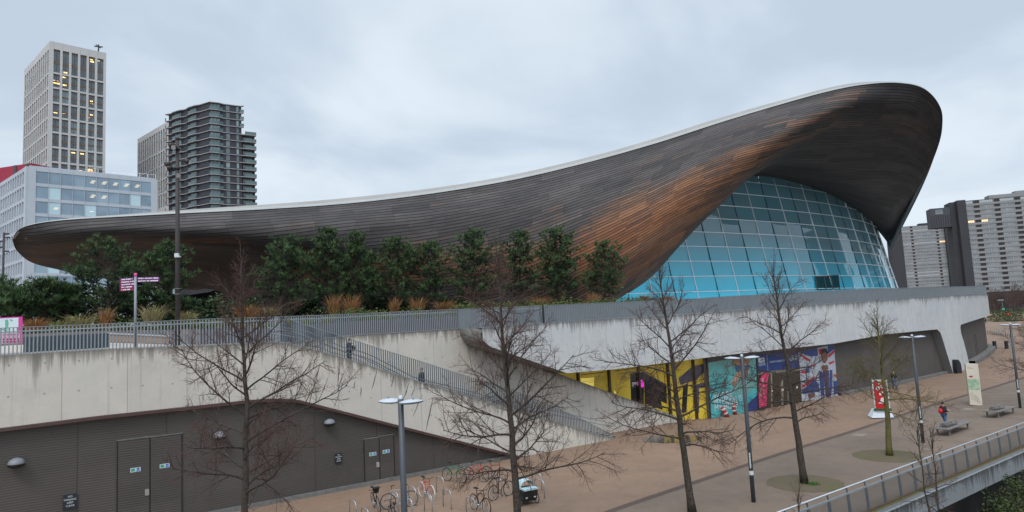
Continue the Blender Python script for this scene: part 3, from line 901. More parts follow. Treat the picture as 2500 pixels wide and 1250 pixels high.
c = g.mix(g.rng(grain, .4, .7, .0, .35), c, (.02, .018, .017))
gap = g.rng(g.ma('ABSOLUTE', g.ma('SUBTRACT', fr, .5)), .34, .43, 0, 1)
c = g.mix(g.ma('MULTIPLY', gap, .85), c, (.008, .007, .007))
jt = g.rng(g.ma('ABSOLUTE', g.ma('SUBTRACT', fu, .5)), .4955, .498, 0, .8)
c = g.mix(jt, c, (.01, .009, .009))
g.P(c, g.rng(grain, .3, .7, .6, .82)); g.b.inputs['Specular IOR Level'].default_value = .35
g.bump(g.ma('SUBTRACT', 1.0, gap), .55, .06)
m_wood = g.m
roof = child(b, 'timber_roof', m_wood, centre)
# pale metal gutter along the rim and the roof covering behind it
m_rim = M('pale_rim_metal', (.30, .31, .305), .55, .0, .12, .6)
m_cover = M('roof_metal', (.30, .28, .26), .5, .5, .12, .4)
rim = [grid[i][0] for i in range(nu)]
b = MB(); b.smooth = False
inw = []
for i in range(nu):
    d = rim[min(i + 1, nu - 1)] - rim[max(i - 1, 0)]
    t = i / NU
    n = V((-d.y, d.x, 0)).normalized()
    if n.y < -.2 and t < 16: n = -n
    inw.append(n)
# the end of the rim curls round: blend the inward direction there
for i in range(nu):
    t = i / NU
    if t > 14: inw[i] = (inw[i] * max(0, 1 - (t - 14) / 3) + V((.1, 1, 0)) * min(1, (t - 14) / 3)).normalized()
    if t < 2: inw[i] = (inw[i] * (t / 2) + V((.75, .66, 0)) * (1 - t / 2)).normalized()
hgt = [(.03 + .22 * min(1, i / NU / 4.5)) * (1 if i / NU < 17 else max(.15, 1 - (i / NU - 17) / 3)) for i in range(nu)]
rows = []
for o_, z in ((-.06, -.04), (-.10, .0), (-.02, .55), (.35, 1.0), (.9, 1.02)):
    rows.append([rim[i] + inw[i] * (o_ * min(1, .1 + i / NU / 4)) + V((0, 0, z * hgt[i])) for i in range(nu)])
b.quadgrid(rows)
child(b, 'rim_gutter', m_rim, roof)
b = MB(); b.smooth = True; rows = []
for o_, z in ((.75, .3), (1.0, 1.0), (1.8, 1.5), (4, 1.0), (12, .2), (30, -1.0)):
    rows.append([])
    for i in range(nu):
        k = 1.0 if i / NU < 14 else max(.06, 1 - (i / NU - 14) / 4)
        k2 = min(1, .25 + i / NU / 8)
        t = i / NU; slope = -.09 if t < 16.5 else min(.12, -.09 + (t - 16.5) * .1)
        if t < 7: slope = -.09 * max(0, (t - 3) / 4) + .01
        rows[-1].append(rim[i] + inw[i] * (o_ * k) + V((0, 0, (z * .55 if z > 0 else .1) * k2 * k + (o_ * slope if o_ > 5 else 0))))
b.quadgrid(rows)
child(b, 'roof_covering', m_cover, roof)
# dark entrance hall under the left end
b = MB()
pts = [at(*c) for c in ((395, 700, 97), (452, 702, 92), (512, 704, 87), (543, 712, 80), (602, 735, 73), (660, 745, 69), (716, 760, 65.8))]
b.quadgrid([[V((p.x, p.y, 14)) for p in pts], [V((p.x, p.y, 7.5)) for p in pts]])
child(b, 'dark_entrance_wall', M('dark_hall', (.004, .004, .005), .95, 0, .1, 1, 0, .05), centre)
# ------------------------------------------------------------------ helpers for many like parts
def many(shapes, name, mats, parent, most=100):
    """shapes: list of functions that draw into an MB, the largest in view first"""
    out = []
    for k, fn in enumerate(shapes[:most]):
        b = MB(); fn(b); out.append(child(b, name, mats, parent))
    if len(shapes) > most:
        b = MB()
        for fn in shapes[most:]: fn(b)
        o = child(b, name, mats, parent); o['kind'] = 'stuff'
    return out

def text(parent, body, origin, xd, up, size, mat, name='lettering', align='LEFT', sx=1.0):
    cu = bpy.data.curves.new(name, 'FONT'); cu.body = body; cu.size = size; cu.align_x = align; cu.extrude = .004; cu.space_line = .85
    cu.materials.append(mat)
    tmp = bpy.data.objects.new('tmp_text', cu); COL.objects.link(tmp)
    me = bpy.data.meshes.new_from_object(tmp.evaluated_get(bpy.context.evaluated_depsgraph_get()))
    bpy.data.objects.remove(tmp); bpy.data.curves.remove(cu)
    me.name = name
    o = link(name, me, parent)
    xd = V(xd).normalized(); up = V(up).normalized(); zd = xd.cross(up)
    m = Matrix((xd * sx, up, zd)).transposed().to_4x4(); m.translation = V(origin)
    if parent: o.matrix_parent_inverse = parent_matrix(parent).inverted()
    o.matrix_basis = m
    return o

def wall_plane(p0, p1):
    u = V((p1.x - p0.x, p1.y - p0.y, 0)); L = u.length; u.normalize()
    n = V((u.y, -u.x, 0))
    if n.dot(V((-p0.x, -p0.y, 0))) < 0: n = -n
    return u, n, L

def same_z(x, y, z):                  # point of the sight line x,y that lies z high
    return gnd(x, y, z)

# ------------------------------------------------------------------ far buildings
m_wtower = M('tower_precast', (.42, .415, .41), .7, 0, .08, .05)
m_wtower2 = M('tower_precast_shade', (.40, .395, .39), .7, 0, .08, .05)
def far_glass(name, a, c, spec=.8):
    g = NG(name); n = g.noise(g.pos(), .22, 2)
    rr = g.n('ShaderNodeObjectInfo').outputs['Random']
    cc = g.mix(g.rng(n, .4, .6), a, c); cc = g.mix(g.rng(rr, 0, 1, 0, .55), cc, tuple(k * .45 for k in a)); cc = g.mix(g.rng(rr, .86, .9, 0, .45), cc, tuple(min(1, k * 2.6) for k in c))
    g.P(cc, .12); g.b.inputs['Specular IOR Level'].default_value = spec; return g.m
m_tglass = far_glass('tower_glass', (.045, .06, .068), (.085, .115, .125))
m_tbrown = M('bronze_panel', (.115, .085, .062), .6, 0, .15, .2)
m_lamp = glow('warm_ceiling_light', (1.0, .66, .26), 1.5)
m_lampw = glow('white_ceiling_light', (1.0, .86, .62), .6)

def grid_face(p0, p1, zrows, cols, wf, proud, wall, wins, split, z0, z1, margin=.5):
    """piers and spandrels stand proud of the glass; p0->p1 along the face"""
    u, n, L = wall_plane(p0, p1); base = V((p0.x, p0.y, 0))
    pitch = (L - 2 * margin) / cols; ww = pitch * wf
    def bx(b, ua, ub, za, zb, d0, d1):
        q = base + u * ua + n * d0
        b.prism([q + V((0, 0, za)), q + u * (ub - ua) + V((0, 0, za)), q + u * (ub - ua) + V((0, 0, zb)), q + V((0, 0, zb))], n * (d1 - d0))
    xs_ = [margin + pitch * i + (pitch - ww) / 2 for i in range(cols)]
    prev = 0
    for x in xs_: bx(wall, prev, x, z0, z1, -.1, proud); prev = x + ww
    bx(wall, prev, L, z0, z1, -.1, proud)
    zr = sorted(zrows); zprev = z0
    for za, zb in zr + [(z1, z1)]:
        if za - zprev > .05: bx(wall, .01, L - .01, zprev, za, -.1, proud - .06)
        zprev = zb
    for za, zb in zrows:
        for x in xs_:
            def fn(b, x=x, za=za, zb=zb):
                b.mi = 0; bx(b, x, x + ww, za, zb, -.08, .02)
                if split:
                    b.mi = 1
                    for f0, f1 in split: bx(b, x, x + ww, za + (zb - za) * f0, za + (zb - za) * f1, .0, .09)
                    b.mi = 2; bx(b, x + ww * .48, x + ww * .54, za, zb, .0, .07)
            wins.append(fn)
    return u, n, L, xs_, ww, bx

def core_box(b, corners, z0, z1):
    n_ = len(corners); lo = [b.vert((p.x, p.y, z0)) for p in corners]; hi = [b.vert((p.x, p.y, z1)) for p in corners]
    b.face(hi)
    for i in range(n_): j = (i + 1) % n_; b.face((lo[i], lo[j], hi[j], hi[i]))

# tall white tower
D = 250.0
C = at(124, 101, D); zt = C.z; Rt = same_z(258.4, 130.4, zt); Lt = same_z(62.4, 171, zt)
Bk = Rt + Lt - C
tw = thing('apartment_tower', 'tall white gridded tower with warm lights in its windows, left of the dark tower', 'tower', (C.x, C.y, 0))
wall = MB(); core_box(wall, [C, Rt, Bk, Lt], 0, zt - .6)
zy = lambda y: at(121, y, D).z
rows_ = [(zy(175), zy(119))] + [(zy(211 + 36.3 * k), zy(179 + 36.3 * k)) for k in range(6)] + [(zy(430), zy(397))]
winR, winL = [], []
uR, nR, LR, xsR, wwR, bxR = grid_face(C, Rt, rows_, 6, .74, .55, wall, winR, [(.36, .5), (.92, 1.0)], 0, zt)
uL, nL, LL, xsL, wwL, bxL = grid_face(C, Lt, rows_, 12, .72, .4, wall, winL, [(.4, .6)], 0, zt)
child(wall, 'wall', m_wtower, tw)
wa = many(winR, 'window', [m_tglass, m_tbrown, m_thin], tw)
many(winL, 'window', [m_tglass, m_tbrown, m_thin], tw, 52)
random.seed(5)
for col, row, fx, fz, k in ((1, 0, .5, .06, 2), (4, 0, .55, .78, 3), (5, 0, .3, .9, 1), (0, 1, .2, .3, 3), (0, 1, .75, .28, 3), (1, 1, .3, .85, 2), (1, 1, .4, .25, 4), (4, 1, .1, .35, 1), (4, 2, .6, .35, 3), (0, 3, .45, .3, 2), (1, 3, .3, .35, 2), (4, 3, .1, .35, 2), (4, 3, .6, .4, 3), (5, 3, .3, .4, 2), (2, 6, .5, .8, 4), (3, 6, .5, .8, 4), (3, 7, .3, .6, 2), (4, 7, .3, .6, 4), (4, 7, .7, .6, 3)):
    za, zb = rows_[row]; b = MB()
    for q in range(k):
        x = xsR[col] + wwR * (fx + (q % 2) * .16 - .08); z = za + (zb - za) * fz + (q // 2) * .8
        bxR(b, x - .45, x + .45, z, z + .42, .0, .06)
    child(b, 'ceiling_light', m_lamp, wa[row * 6 + col])
b = MB(); q = Rt.lerp(C, .14)
b.tube([V((q.x, q.y, zt - .5)), V((q.x, q.y, zt + 3))], .25); b.tube([V((q.x - 1.6, q.y, zt + 2.4)), V((q.x + 1.6, q.y, zt + 1.9))], .25); b.tube([V((q.x - 1, q.y, zt + 3)), V((q.x + .8, q.y, zt + 1.5))], .2)
child(b, 'roof_mast', m_dark, tw)

# second white tower behind the dark one
D2 = 300.0
A0 = at(338, 340, D2); zt = A0.z; A1 = same_z(418, 293, zt)
t2 = thing('apartment_tower', 'white gridded tower half hidden behind the dark tower with wavy balconies', 'tower', (A0.x, A0.y, 0))
wall = MB(); bk = V((A0.y - A1.y, A1.x - A0.x, 0)).normalized() * 28
if bk.y < 0: bk = -bk
core_box(wall, [A0, A1, A1 + bk, A0 + bk], 0, zt - .6)
zy = lambda y: at(338, y, D2).z
rows2 = [(zy(398), zy(352))] + [(zy(432 + 32.5 * k), zy(402 + 32.5 * k)) for k in range(4)]
wins = []; grid_face(A0, A1, rows2, 14, .68, .4, wall, wins, [(.4, .6)], 0, zt)
child(wall, 'wall', m_wtower, t2); many(wins, 'window', [m_tglass, m_tbrown, m_thin], t2)

# dark tower with wavy slabs
D3 = 230.0
C = at(509.6, 249, D3); zt = C.z; Lt = same_z(412, 280, zt); Rt = same_z(589, 259, zt)
uR, nR, LR = wall_plane(C, Rt); uL, nL, LL = wall_plane(C, Lt)
Wg = Rt + uR * (LR * .44)
dk = thing('apartment_tower', 'dark brick tower with pale wavy balcony slabs and a lower right wing', 'tower', (C.x, C.y, 0))
m_brick = M('dark_brick', (.034, .035, .043), .8, 0, .2, .3)
m_slab = M('pale_slab_edge', (.25, .25, .25), .6, 0, .1, .3)
m_bal = M('green_balcony_glass', (.06, .10, .105), .15, 0, .25, .3, 0, .7)
m_dglass = far_glass('dark_tower_glass', (.05, .075, .08), (.12, .17, .175))
wall = MB(); bkv = (Rt - C) + (Lt - C)
core_box(wall, [C, Rt, Rt + (Lt - C), Lt], 0, zt)
zw = zt - 3.86 * 2.54
inn_ = -nR * 1.5
core_box(wall, [Rt + inn_, Wg + inn_, Wg + (Lt - C), Rt + (Lt - C)], 0, zw)
child(wall, 'wall', m_brick, dk)
FP = 18.45 / 1660 * D3; nfl = 20
outL = [(0, .35), (.2, .4), (.28, 1.0), (.45, 1.0), (.53, .4), (.58, .4), (.66, 1.1), (.84, 1.1), (.9, .6), (1.0, 1.1), (1.03, 1.1)]
outR = [(0, .8), (.28, 1.0), (.43, .3), (.95, .3), (1.06, 1.1)]
outW = [(0, .8), (.28, 1.0), (.43, .3), (1.0, .3), (1.1, .4), (1.46, .4)]
wins = []
def pane(b, p, u, n, w, z0, z1, d=.05):
    q = p + n * .0; b.prism([q + V((0, 0, z0)), q + u * w + V((0, 0, z0)), q + u * w + V((0, 0, z1)), q + V((0, 0, z1))], n * d)
C0 = V((C.x, C.y, 0))
for k in range(nfl):
    z = zt - FP * k; oR = outR if z > zw + .5 else outW
    line = [C0 + uL * (LL * t) + nL * o_ for t, o_ in reversed(outL)] + [C0 + uR * (LR * t) + nR * o_ for t, o_ in oR]
    inn = [C0 + uL * (LL * t) - nL * .2 for t, o_ in reversed(outL)] + [C0 + uR * (LR * t) - nR * (.2 if t <= 1.09 else 1.6) for t, o_ in oR]
    b = MB(); up_ = V((0, 0, z)); dn = V((0, 0, z - .24))
    b.quadgrid([[p + up_ for p in inn], [p + up_ for p in line], [p + dn for p in line], [p + dn for p in inn]])
    sl_ = child(b, 'floor_slab', m_slab, dk)
    if k:
        b = MB()
        segs = [(outL, uL, LL, nL, ((2, 3), (6, 7), (9, 10))), (oR, uR, LR, nR, ((0, 1), (1, 2)) + (((4, 5),) if oR is outW else ((3, 4),)))]
        for o_, u, L, n, prs in segs:
            for i, j in prs:
                p = C0 + u * (L * o_[i][0]) + n * (o_[i][1] - .08); q = C0 + u * (L * o_[j][0]) + n * (o_[j][1] - .08)
                b = MB(); b.quadgrid([[p + V((0, 0, z + 1.05)), q + V((0, 0, z + 1.05))], [p + up_, q + up_]]); child(b, 'balustrade', m_bal, sl_)
    if k < nfl - 1:
        za, zb = z - FP + .25, z - .5
        for t0, t1 in ((.04, .34), (.52, .63), (.84, .91)): wins.append((lambda b, t0=t0, t1=t1, za=za, zb=zb: [pane(b, C0 + uR * (LR * (t0 + (t1 - t0) * q / 3)), uR, nR, LR * (t1 - t0) / 3 * .92, za + (0 if t0 > .6 else 0), zb) for q in range(3)] and None))
        if oR is outW: wins.append(lambda b, za=za, zb=zb: [pane(b, C0 + uR * (LR * (1.06 + .1 * q)) - nR * 1.5, uR, nR, LR * .088, za, zb) for q in range(3)] and None)
        for t0, t1 in ((.30, .44), (.68, .83)): wins.append(lambda b, t0=t0, t1=t1, za=za, zb=zb: pane(b, C0 + uL * (LL * t0), uL, nL, LL * (t1 - t0), za, zb) and None)
many(wins, 'window', m_dglass, dk)

# white office building with the glazed rows
D4 = 150.0
C = at(69.3, 406.4, D4); zt = C.z; Rt = same_z(383.4, 438.5, zt); Lt = same_z(0, 451, zt); Lt = C + (Lt - C) * 2.6
uR, nR, LR = wall_plane(C, Rt); uL, nL, LL = wall_plane(C, Lt)
off = thing('office_building', 'low white office building with wide bluish glass rows behind the left roof tip', 'office', (C.x, C.y, 0))
m_woff = M('white_cladding', (.38, .415, .46), .55, 0, .06, .1)
m_oglass = far_glass('office_glass', (.20, .285, .365), (.27, .365, .445), .5)
m_oglass2 = far_glass('office_glass_pale', (.36, .42, .47), (.43, .49, .53), .5)
wall = MB(); core_box(wall, [C, Rt, Rt + Lt - C, Lt], 0, zt - .8)
zy = lambda y: at(69.3, y, D4).z
rows4 = [(zy(445 + 36.8 * k), zy(416 + 36.8 * k)) for k in range(8)]
wins = []
_, _, _, xsO, wwO, bxO = grid_face(C, Rt, rows4, 10, .97, .18, wall, wins, None, 0, zt, 1.4)
winsL = []
grid_face(C, Lt, rows4, 30, .78, .45, wall, winsL, [(0, .12)], 0, zt, 1.2)
child(wall, 'wall', m_woff, off)
wa = many(wins, 'window', [m_oglass, m_tbrown, m_thin], off)
many(winsL[:1] + winsL[1:], 'window', [m_oglass2, M('grey_spandrel', (.2, .19, .2), .6), m_thin], off)
for col, row, n_ in ((4, 0, 3), (5, 0, 3), (6, 0, 3), (7, 0, 3), (8, 0, 3), (4, 1, 3), (5, 1, 3), (1, 2, 2), (4, 2, 1)):
    za, zb = rows4[row]; b = MB()
    for q in range(n_): bxO(b, xsO[col] + wwO * (.45 + q * .08), xsO[col] + wwO * (.8 + q * .08), za + (zb - za) * (.42 + .1 * q), za + (zb - za) * (.455 + .1 * q), 0, .06)
    child(b, 'ceiling_light', m_lampw, wa[row * 10 + col])
b = MB()
for k in range(9):
    p = V((C.x, C.y, 0)) + uR * (LR * (.45 + .068 * k)) - nR * .6; b.tube([p + V((0, 0, zt - .3)), p + V((0, 0, zt + 1.3))], .05, 4)
p = V((C.x, C.y, zt + 1.3)) - nR * .6; b.bar(p + uR * (LR * .45), p + uR * LR, .08)
child(b, 'roof_railing', m_bar, off)
b = MB(); b.prism([V((C.x, C.y, zt + .1)) + uR * .3 - nR * .3, V((C.x, C.y, zt + .1)) + uR * (LR - .3) - nR * .3, V((C.x, C.y, zt + .1)) + uR * (LR - .3) - nR * 1.2, V((C.x, C.y, zt + .1)) + uR * .3 - nR * 1.2], (0, 0, .25))
child(b, 'parapet', m_woff, off)
# red block
A0 = at(76, 398, 185); A1 = at(-160, 374, 196); zt = A0.z
rd = thing('red_block', 'deep red clad block with dark vertical strips at the left edge', 'building', (A0.x, A0.y, 0))
b = MB(); u, n, L = wall_plane(A0, A1); p = V((A0.x, A0.y, 0)); core_box(b, [p, p + u * L, p + u * L - n * 15, p - n * 15], 0, zt)
child(b, 'wall', M('red_cladding', (.26, .012, .035), .5, 0, .15, .1), rd)
b = MB()
for t in (.02, .14, .36, .6, .8): b.prism([p + u * (L * t), p + u * (L * t + 1.1), p + u * (L * t + 1.1) + V((0, 0, zt + .02)), p + u * (L * t) + V((0, 0, zt + .02))], n * .12)
child(b, 'dark_strip', M('dark_cladding', (.05, .045, .05), .5), rd)

# estate slab blocks on the right
m_spand = M('pale_spandrel', (.20, .20, .205), .75, 0, .12, .15)
m_core = M('dark_core_render', (.035, .035, .04), .8, 0, .15, .06)
m_eglass = far_glass('estate_glass', (.10, .115, .12), (.2, .22, .225))
m_ebrown = M('brown_balcony', (.03, .023, .021), .8, 0, .3, .1)
m_frame = M('white_frame', (.26, .27, .28), .5, 0, .05)
def estate(b_thing, p0, p1, zt, z0, nfl, cols, pattern, lit=()):
    u, n, L = wall_plane(p0, p1); base = V((p0.x, p0.y, 0)); fp = (zt - z0) / nfl; cw = L / cols
    def bx(b, ua, ub, za, zb, d0, d1):
        q = base + u * ua + n * d0
        b.prism([q + V((0, 0, za)), q + u * (ub - ua) + V((0, 0, za)), q + u * (ub - ua) + V((0, 0, zb)), q + V((0, 0, zb))], n * (d1 - d0))
    b = MB(); q = base; core_box(b, [q, q + u * L, q + u * L - n * 12, q - n * 12], 0, zt + .4); child(b, 'wall', m_core, b_thing)
    for k in range(nfl):
        z = z0 + fp * k
        b = MB(); bx(b, 0, L, z, z + fp * .44, 0, .35); sp = child(b, 'spandrel', m_spand, b_thing)
        b = MB()
        for c_ in range(cols):
            ty = pattern[c_ % len(pattern)]
            xa = cw * c_
            if ty == 'b':
                b.mi = 1; bx(b, xa, xa + cw, z + fp * .44, z + fp, 0, .05)
                b.mi = 2; bx(b, xa + cw * .05, xa + cw * .1, z + fp * .44, z + fp, .05, .3)
            else:
                b.mi = 2; bx(b, xa, xa + cw, z + fp * .44, z + fp, 0, .1)
                for q_ in range(3):
                    b.mi = 3 if (k, c_) in lit else 0
                    bx(b, xa + cw * (.07 + .31 * q_), xa + cw * (.31 + .31 * q_), z + fp * .52, z + fp * .92, .0, .16)
        child(b, 'window_band', [m_eglass, m_ebrown, m_frame, glow('estate_lit', (1, .6, .3), .9)], b_thing)
    return u, n, L, bx
Da = 560.0
p0 = at(2200, 555, Da); p1 = at(2303, 550, Da * .985)
ea = thing('slab_block', 'long pale estate block with rows of small windows, left of the dark stair core', 'tower block', (p0.x, p0.y, 0))
zb_ = at(2212, 712, Da).z
u, n, L, bx = estate(ea, p0, p1, p0.z, zb_, 20, 15, 'wwwbwwwwwwwwbww', {(14, 13), (14, 14)})
b = MB(); bx(b, -9, -.2, 0, p0.z - 6, -12, .6); child(b, 'gable', m_core, ea)
b = MB()
for t in (.45, .55, .68, .8): bx(b, L * t, L * (t + .1), p0.z, p0.z + 2.2, -8, -2)
child(b, 'roof_plant', m_core, ea)
b = MB(); bx(b, L * 1.0, L * 1.34, 0, p0.z + 3, -14, 3); co_ = child(b, 'stair_core', m_core, ea)
fns = []
for k in range(17):
    for c_ in (0, 1):
        fns.append(lambda b, k=k, c_=c_: bx(b, L * (1.08 + .105 * c_), L * (1.13 + .105 * c_), p0.z - 5 - k * 2.82, p0.z - 3.2 - k * 2.82, 3, 3.15))
many(fns, 'window', m_frame, co_)
b = MB(); bx(b, L * .98, L * 1.28, p0.z + 3, p0.z + 10, 1, 3); 
b = MB(); q = V((p0.x, p0.y, 0)); b.prism([q + u * (L * .93) + n * 1 + V((0, 0, p0.z + .3)), q + u * (L * 1.3) + n + V((0, 0, p0.z + 3.2)), q + u * (L * 1.22) + n + V((0, 0, p0.z + 7.5))], n * 3)
child(b, 'blue_gable', M('pale_blue_cladding', (.22, .36, .44), .6), ea)
Db = 400.0
p0 = at(2357, 492, Db); p1 = at(2560, 482, Db * .97)
eb = thing('slab_block', 'nearer pale estate block with brown balconies and lit windows at the right edge', 'tower block', (p0.x, p0.y, 0))
zb_ = at(2380, 690, Db).z - 6
u, n, L, bx = estate(eb, p0, p1, p0.z, zb_, 19, 12, 'wbwwbwwb', {(14, 0), (14, 1), (14, 2), (14, 4)})
b = MB(); bx(b, -4.6, -.2, 0, p0.z + 1, -12, .6); bx(b, -7.4, -4.7, 0, p0.z + .6, -14, -3); child(b, 'stair_core', m_core, eb)
b = MB(); bx(b, -18, -7.5, p0.z - 14, p0.z - 2.2, -12, -3); gs_ = child(b, 'grey_stage', M('grey_louvres', (.05, .05, .062), .7), eb)
for k in range(9): b = MB(); bx(b, -17.8 + k * 1.22, -17.5 + k * 1.22, p0.z - 14, p0.z - 6.5, -3, -2.7); child(b, 'louvre_fin', m_core, gs_)
b = MB(); bx(b, -15.5, -11.5, p0.z - 6, p0.z - 3.2, -3, -2.8); child(b, 'window', m_eglass, eb)
b = MB(); bx(b, 12.5, 31, p0.z + .4, p0.z + 2.6, -8, -1); bx(b, 27, 50, p0.z + .4, p0.z + 4.2, -9, -4); child(b, 'roof_plant', m_spand, eb)

# blocks beyond the right edge of the view, mirrored in the window wall
for (x0, y0, x1, y1, zt_, lab, nf) in ((132, 98, 128, 117, 43, 'dark tower beyond the right edge, seen as a dark reflection in the window wall', 13), (128, 134, 126, 162, 45, 'balconied block beyond the right edge, mirrored at the right end of the window wall', 14)):
    p0 = V((x0, y0, 0)); p1 = V((x1, y1, 0)); t = thing('slab_block', lab, 'tower block', (x0, y0, 0))
    u = (p1 - p0).normalized(); n = V((-u.y, u.x, 0)); L = (p1 - p0).length
    b = MB(); core_box(b, [p0, p1, p1 - n * 14, p0 - n * 14], 0, zt_); child(b, 'wall', m_core, t)
    for k in range(nf):
        z = 3 + k * (zt_ - 3) / nf
        b = MB(); b.prism([p0 + u * 1 + n * .02 + V((0, 0, z)), p0 + u * (L - 1) + n * .02 + V((0, 0, z)), p0 + u * (L - 1) + n * .02 + V((0, 0, z + .9)), p0 + u * 1 + n * .02 + V((0, 0, z + .9))], n * (.9 if L > 20 else .1)); child(b, 'balcony' if L > 20 else 'spandrel', m_spand if L > 20 else m_brick, t)
# ------------------------------------------------------------------ railings
m_steel = M('galvanised_rail', (.21, .232, .25), .55, .1, .12, 2)
m_hand = M('bright_handrail', (.36, .38, .40), .35, .5, .05)
m_pan = M('grey_infill', (.16, .185, .205), .4, .0, .12, .4)
m_steel_shaded = M('shaded_stair_balusters', (.085, .10, .115), .55, .1, .12, 2)  # same galvanised steel as the other rails, shade put into a darker colour
def railing(name, label, ss, off, ztop, zbot, pitch, w, hand=None, panel=False, group=None, most=100, near_first=True, bal=None):
    r = thing(name, label, 'railing', f_at(ss[0], off) + V((0, 0, zbot(ss[0]))), 0, group)
    zt = lambda s: V((0, 0, ztop(s))); zb = lambda s: V((0, 0, zbot(s)))
    b = MB()
    for s0, s1 in zip(ss, ss[1:]): b.bar(f_at(s0, off) + zt(s0), f_at(s1, off) + zt(s1), .055, .025)
    child(b, 'top_rail', m_steel, r)
    b = MB()
    for s0, s1 in zip(ss, ss[1:]): b.bar(f_at(s0, off) + zb(s0) + V((0, 0, .03)), f_at(s1, off) + zb(s1) + V((0, 0, .03)), .05, .03)
    child(b, 'bottom_rail', m_steel, r)
    if hand:
        o2, dz = hand; b = MB(); b.tube([f_at(s, off + o2) + zt(s) + V((0, 0, dz)) for s in ss], .03, 6); child(b, 'handrail', m_hand, r)
    n = int((ss[-1] - ss[0]) / pitch); fns = []
    for i in range(n + 1):
        s = ss[0] + (ss[-1] - ss[0]) * i / n
        def fn(b, s=s):
            d = f_dir(s); p = f_at(s, off); b.bar(p + zb(s), p + zt(s), w, .016, up=f_nrm(s))
        fns.append(fn)
    many(fns, 'baluster', bal or m_steel, r, most)
    if panel:
        b = MB(); b.quadgrid([[f_at(s, off + .08) + zt(s) - V((0, 0, .05)) for s in ss], [f_at(s, off + .08) + zb(s) + V((0, 0, .05)) for s in ss]])
        child(b, 'infill_panel', m_pan, r)
    return r
zTLs = lambda s: z_at(f_at(s), TL); 
RTs = lambda off: (lambda s: z_at(f_at(s, off), RT))
railing('terrace_railing', 'pale steel railing on the left terrace wall, from the map board to the stair head', srange(s_of(-150, 900), sApex, .9), .12, RTs(.12), zTLs, .135, .05, (.12, -.17))
ST = pl([(690, 773), (735, 790), (790, 807), (850, 826), (920, 849), (1020, 880), (1116, 911), (1244, 949), (1340, 988), (1420, 1023), (1497, 1062), (1520, 1072)])
sr = railing('stair_railing', 'sloping steel railing down the outer side of the stair to the ground', srange(sApex, sEnd - .05, .5), .12, lambda s: z_at(f_at(s, .12), ST), lambda s: max(zTLs(s), .02), .13, .055, bal=m_steel_shaded)
b = MB()
for o_ in (.45, W2 - .3):
    b.tube([f_at(s, o_) + V((0, 0, max(stair_drop(s), 0) + .95)) for s in srange(sApex, sEnd, .5)], .025, 5)
    b.tube([f_at(s, o_) + V((0, 0, max(stair_drop(s), 0) + .7)) for s in srange(sApex, sEnd, .5)], .025, 5)
child(b, 'handrail', m_steel, sr)
sB1 = s_of(1120, 790, W2); zBTs = lambda s: z_at(f_at(s, W2), BT)
railing('terrace_railing', 'long pale steel railing above the stair, in front of the dark planter wall', srange(s_of(660, 800, W2), sB1, .9), W2, RTs(W2), lambda s: zBTs(s), .125, .05, (.1, -.17))
# short curved link over the nose, then the dense screen to the corner
lk = thing('terrace_railing', 'short pale railing link over the curved concrete nose behind the bare tree', 'railing', f_at(sN))
b = MB(); b2 = MB(); b3 = MB()
A_ = f_at(sB1, W2); B_ = f_at(sN, .1); n_ = 38; fns = []
za, zb_ = z_at(A_, RT), z_at(B_, RT); ya, yb = z_at(A_, BT), zTB(sN)
for i in range(n_ + 1):
    t = i / n_; p = A_.lerp(B_, t)
    fns.append(lambda b, p=p, t=t: b.bar(p + V((0, 0, ya + (yb - ya) * t)), p + V((0, 0, za + (zb_ - za) * t)), .05, .016, up=f_nrm(60)))
many(fns, 'baluster', m_steel, lk)
b.bar(A_ + V((0, 0, za)), B_ + V((0, 0, zb_)), .055, .025); child(b, 'top_rail', m_steel, lk)
sM = s_of(1262, 770)
railing('terrace_railing', 'dense pale steel railing over the concrete band, left of the dark gate post', srange(sN, s_of(1325, 770), .8), .1, RTs(.1), zTB, .115, .052, (.1, -.17))
railing('terrace_screen', 'long dense steel screen running right from the gate post to the far corner', srange(s_of(1333, 770), S_SIL, .9) + srange(S_SIL, FS[-1] - 12, .9)[1:], .1, lambda s: z_at(f_at(s, .1), RT) if s < S_SIL - .5 else zTB_end + 1.33, zTB, .15, .075, None, True)
b = MB(); p = f_at(s_of(1328.5, 770), .1); b.box(p + V((0, 0, zTB(s_of(1328, 770)) + .58)), (.1, .1, 1.15)); tag(b.build('gate_post', m_dark), 'dark post in the gap between the railing and the long steel screen', 'post')
gp = MB(); ss = srange(s_of(1268, 770), s_of(1323, 770), .8)
gp.quadgrid([[f_at(s, .25) + V((0, 0, zTB(s) + 1.08)) for s in ss], [f_at(s, .25) + V((0, 0, zTB(s) + .06)) for s in ss]])
gp.quadgrid([[f_at(s, .29) + V((0, 0, zTB(s) + 1.08)) for s in ss], [f_at(s, .25) + V((0, 0, zTB(s) + 1.08)) for s in ss]])
tag(gp.build('grey_gate', m_pan), 'pale grey panel behind the railing just left of the dark gate post', 'panel')
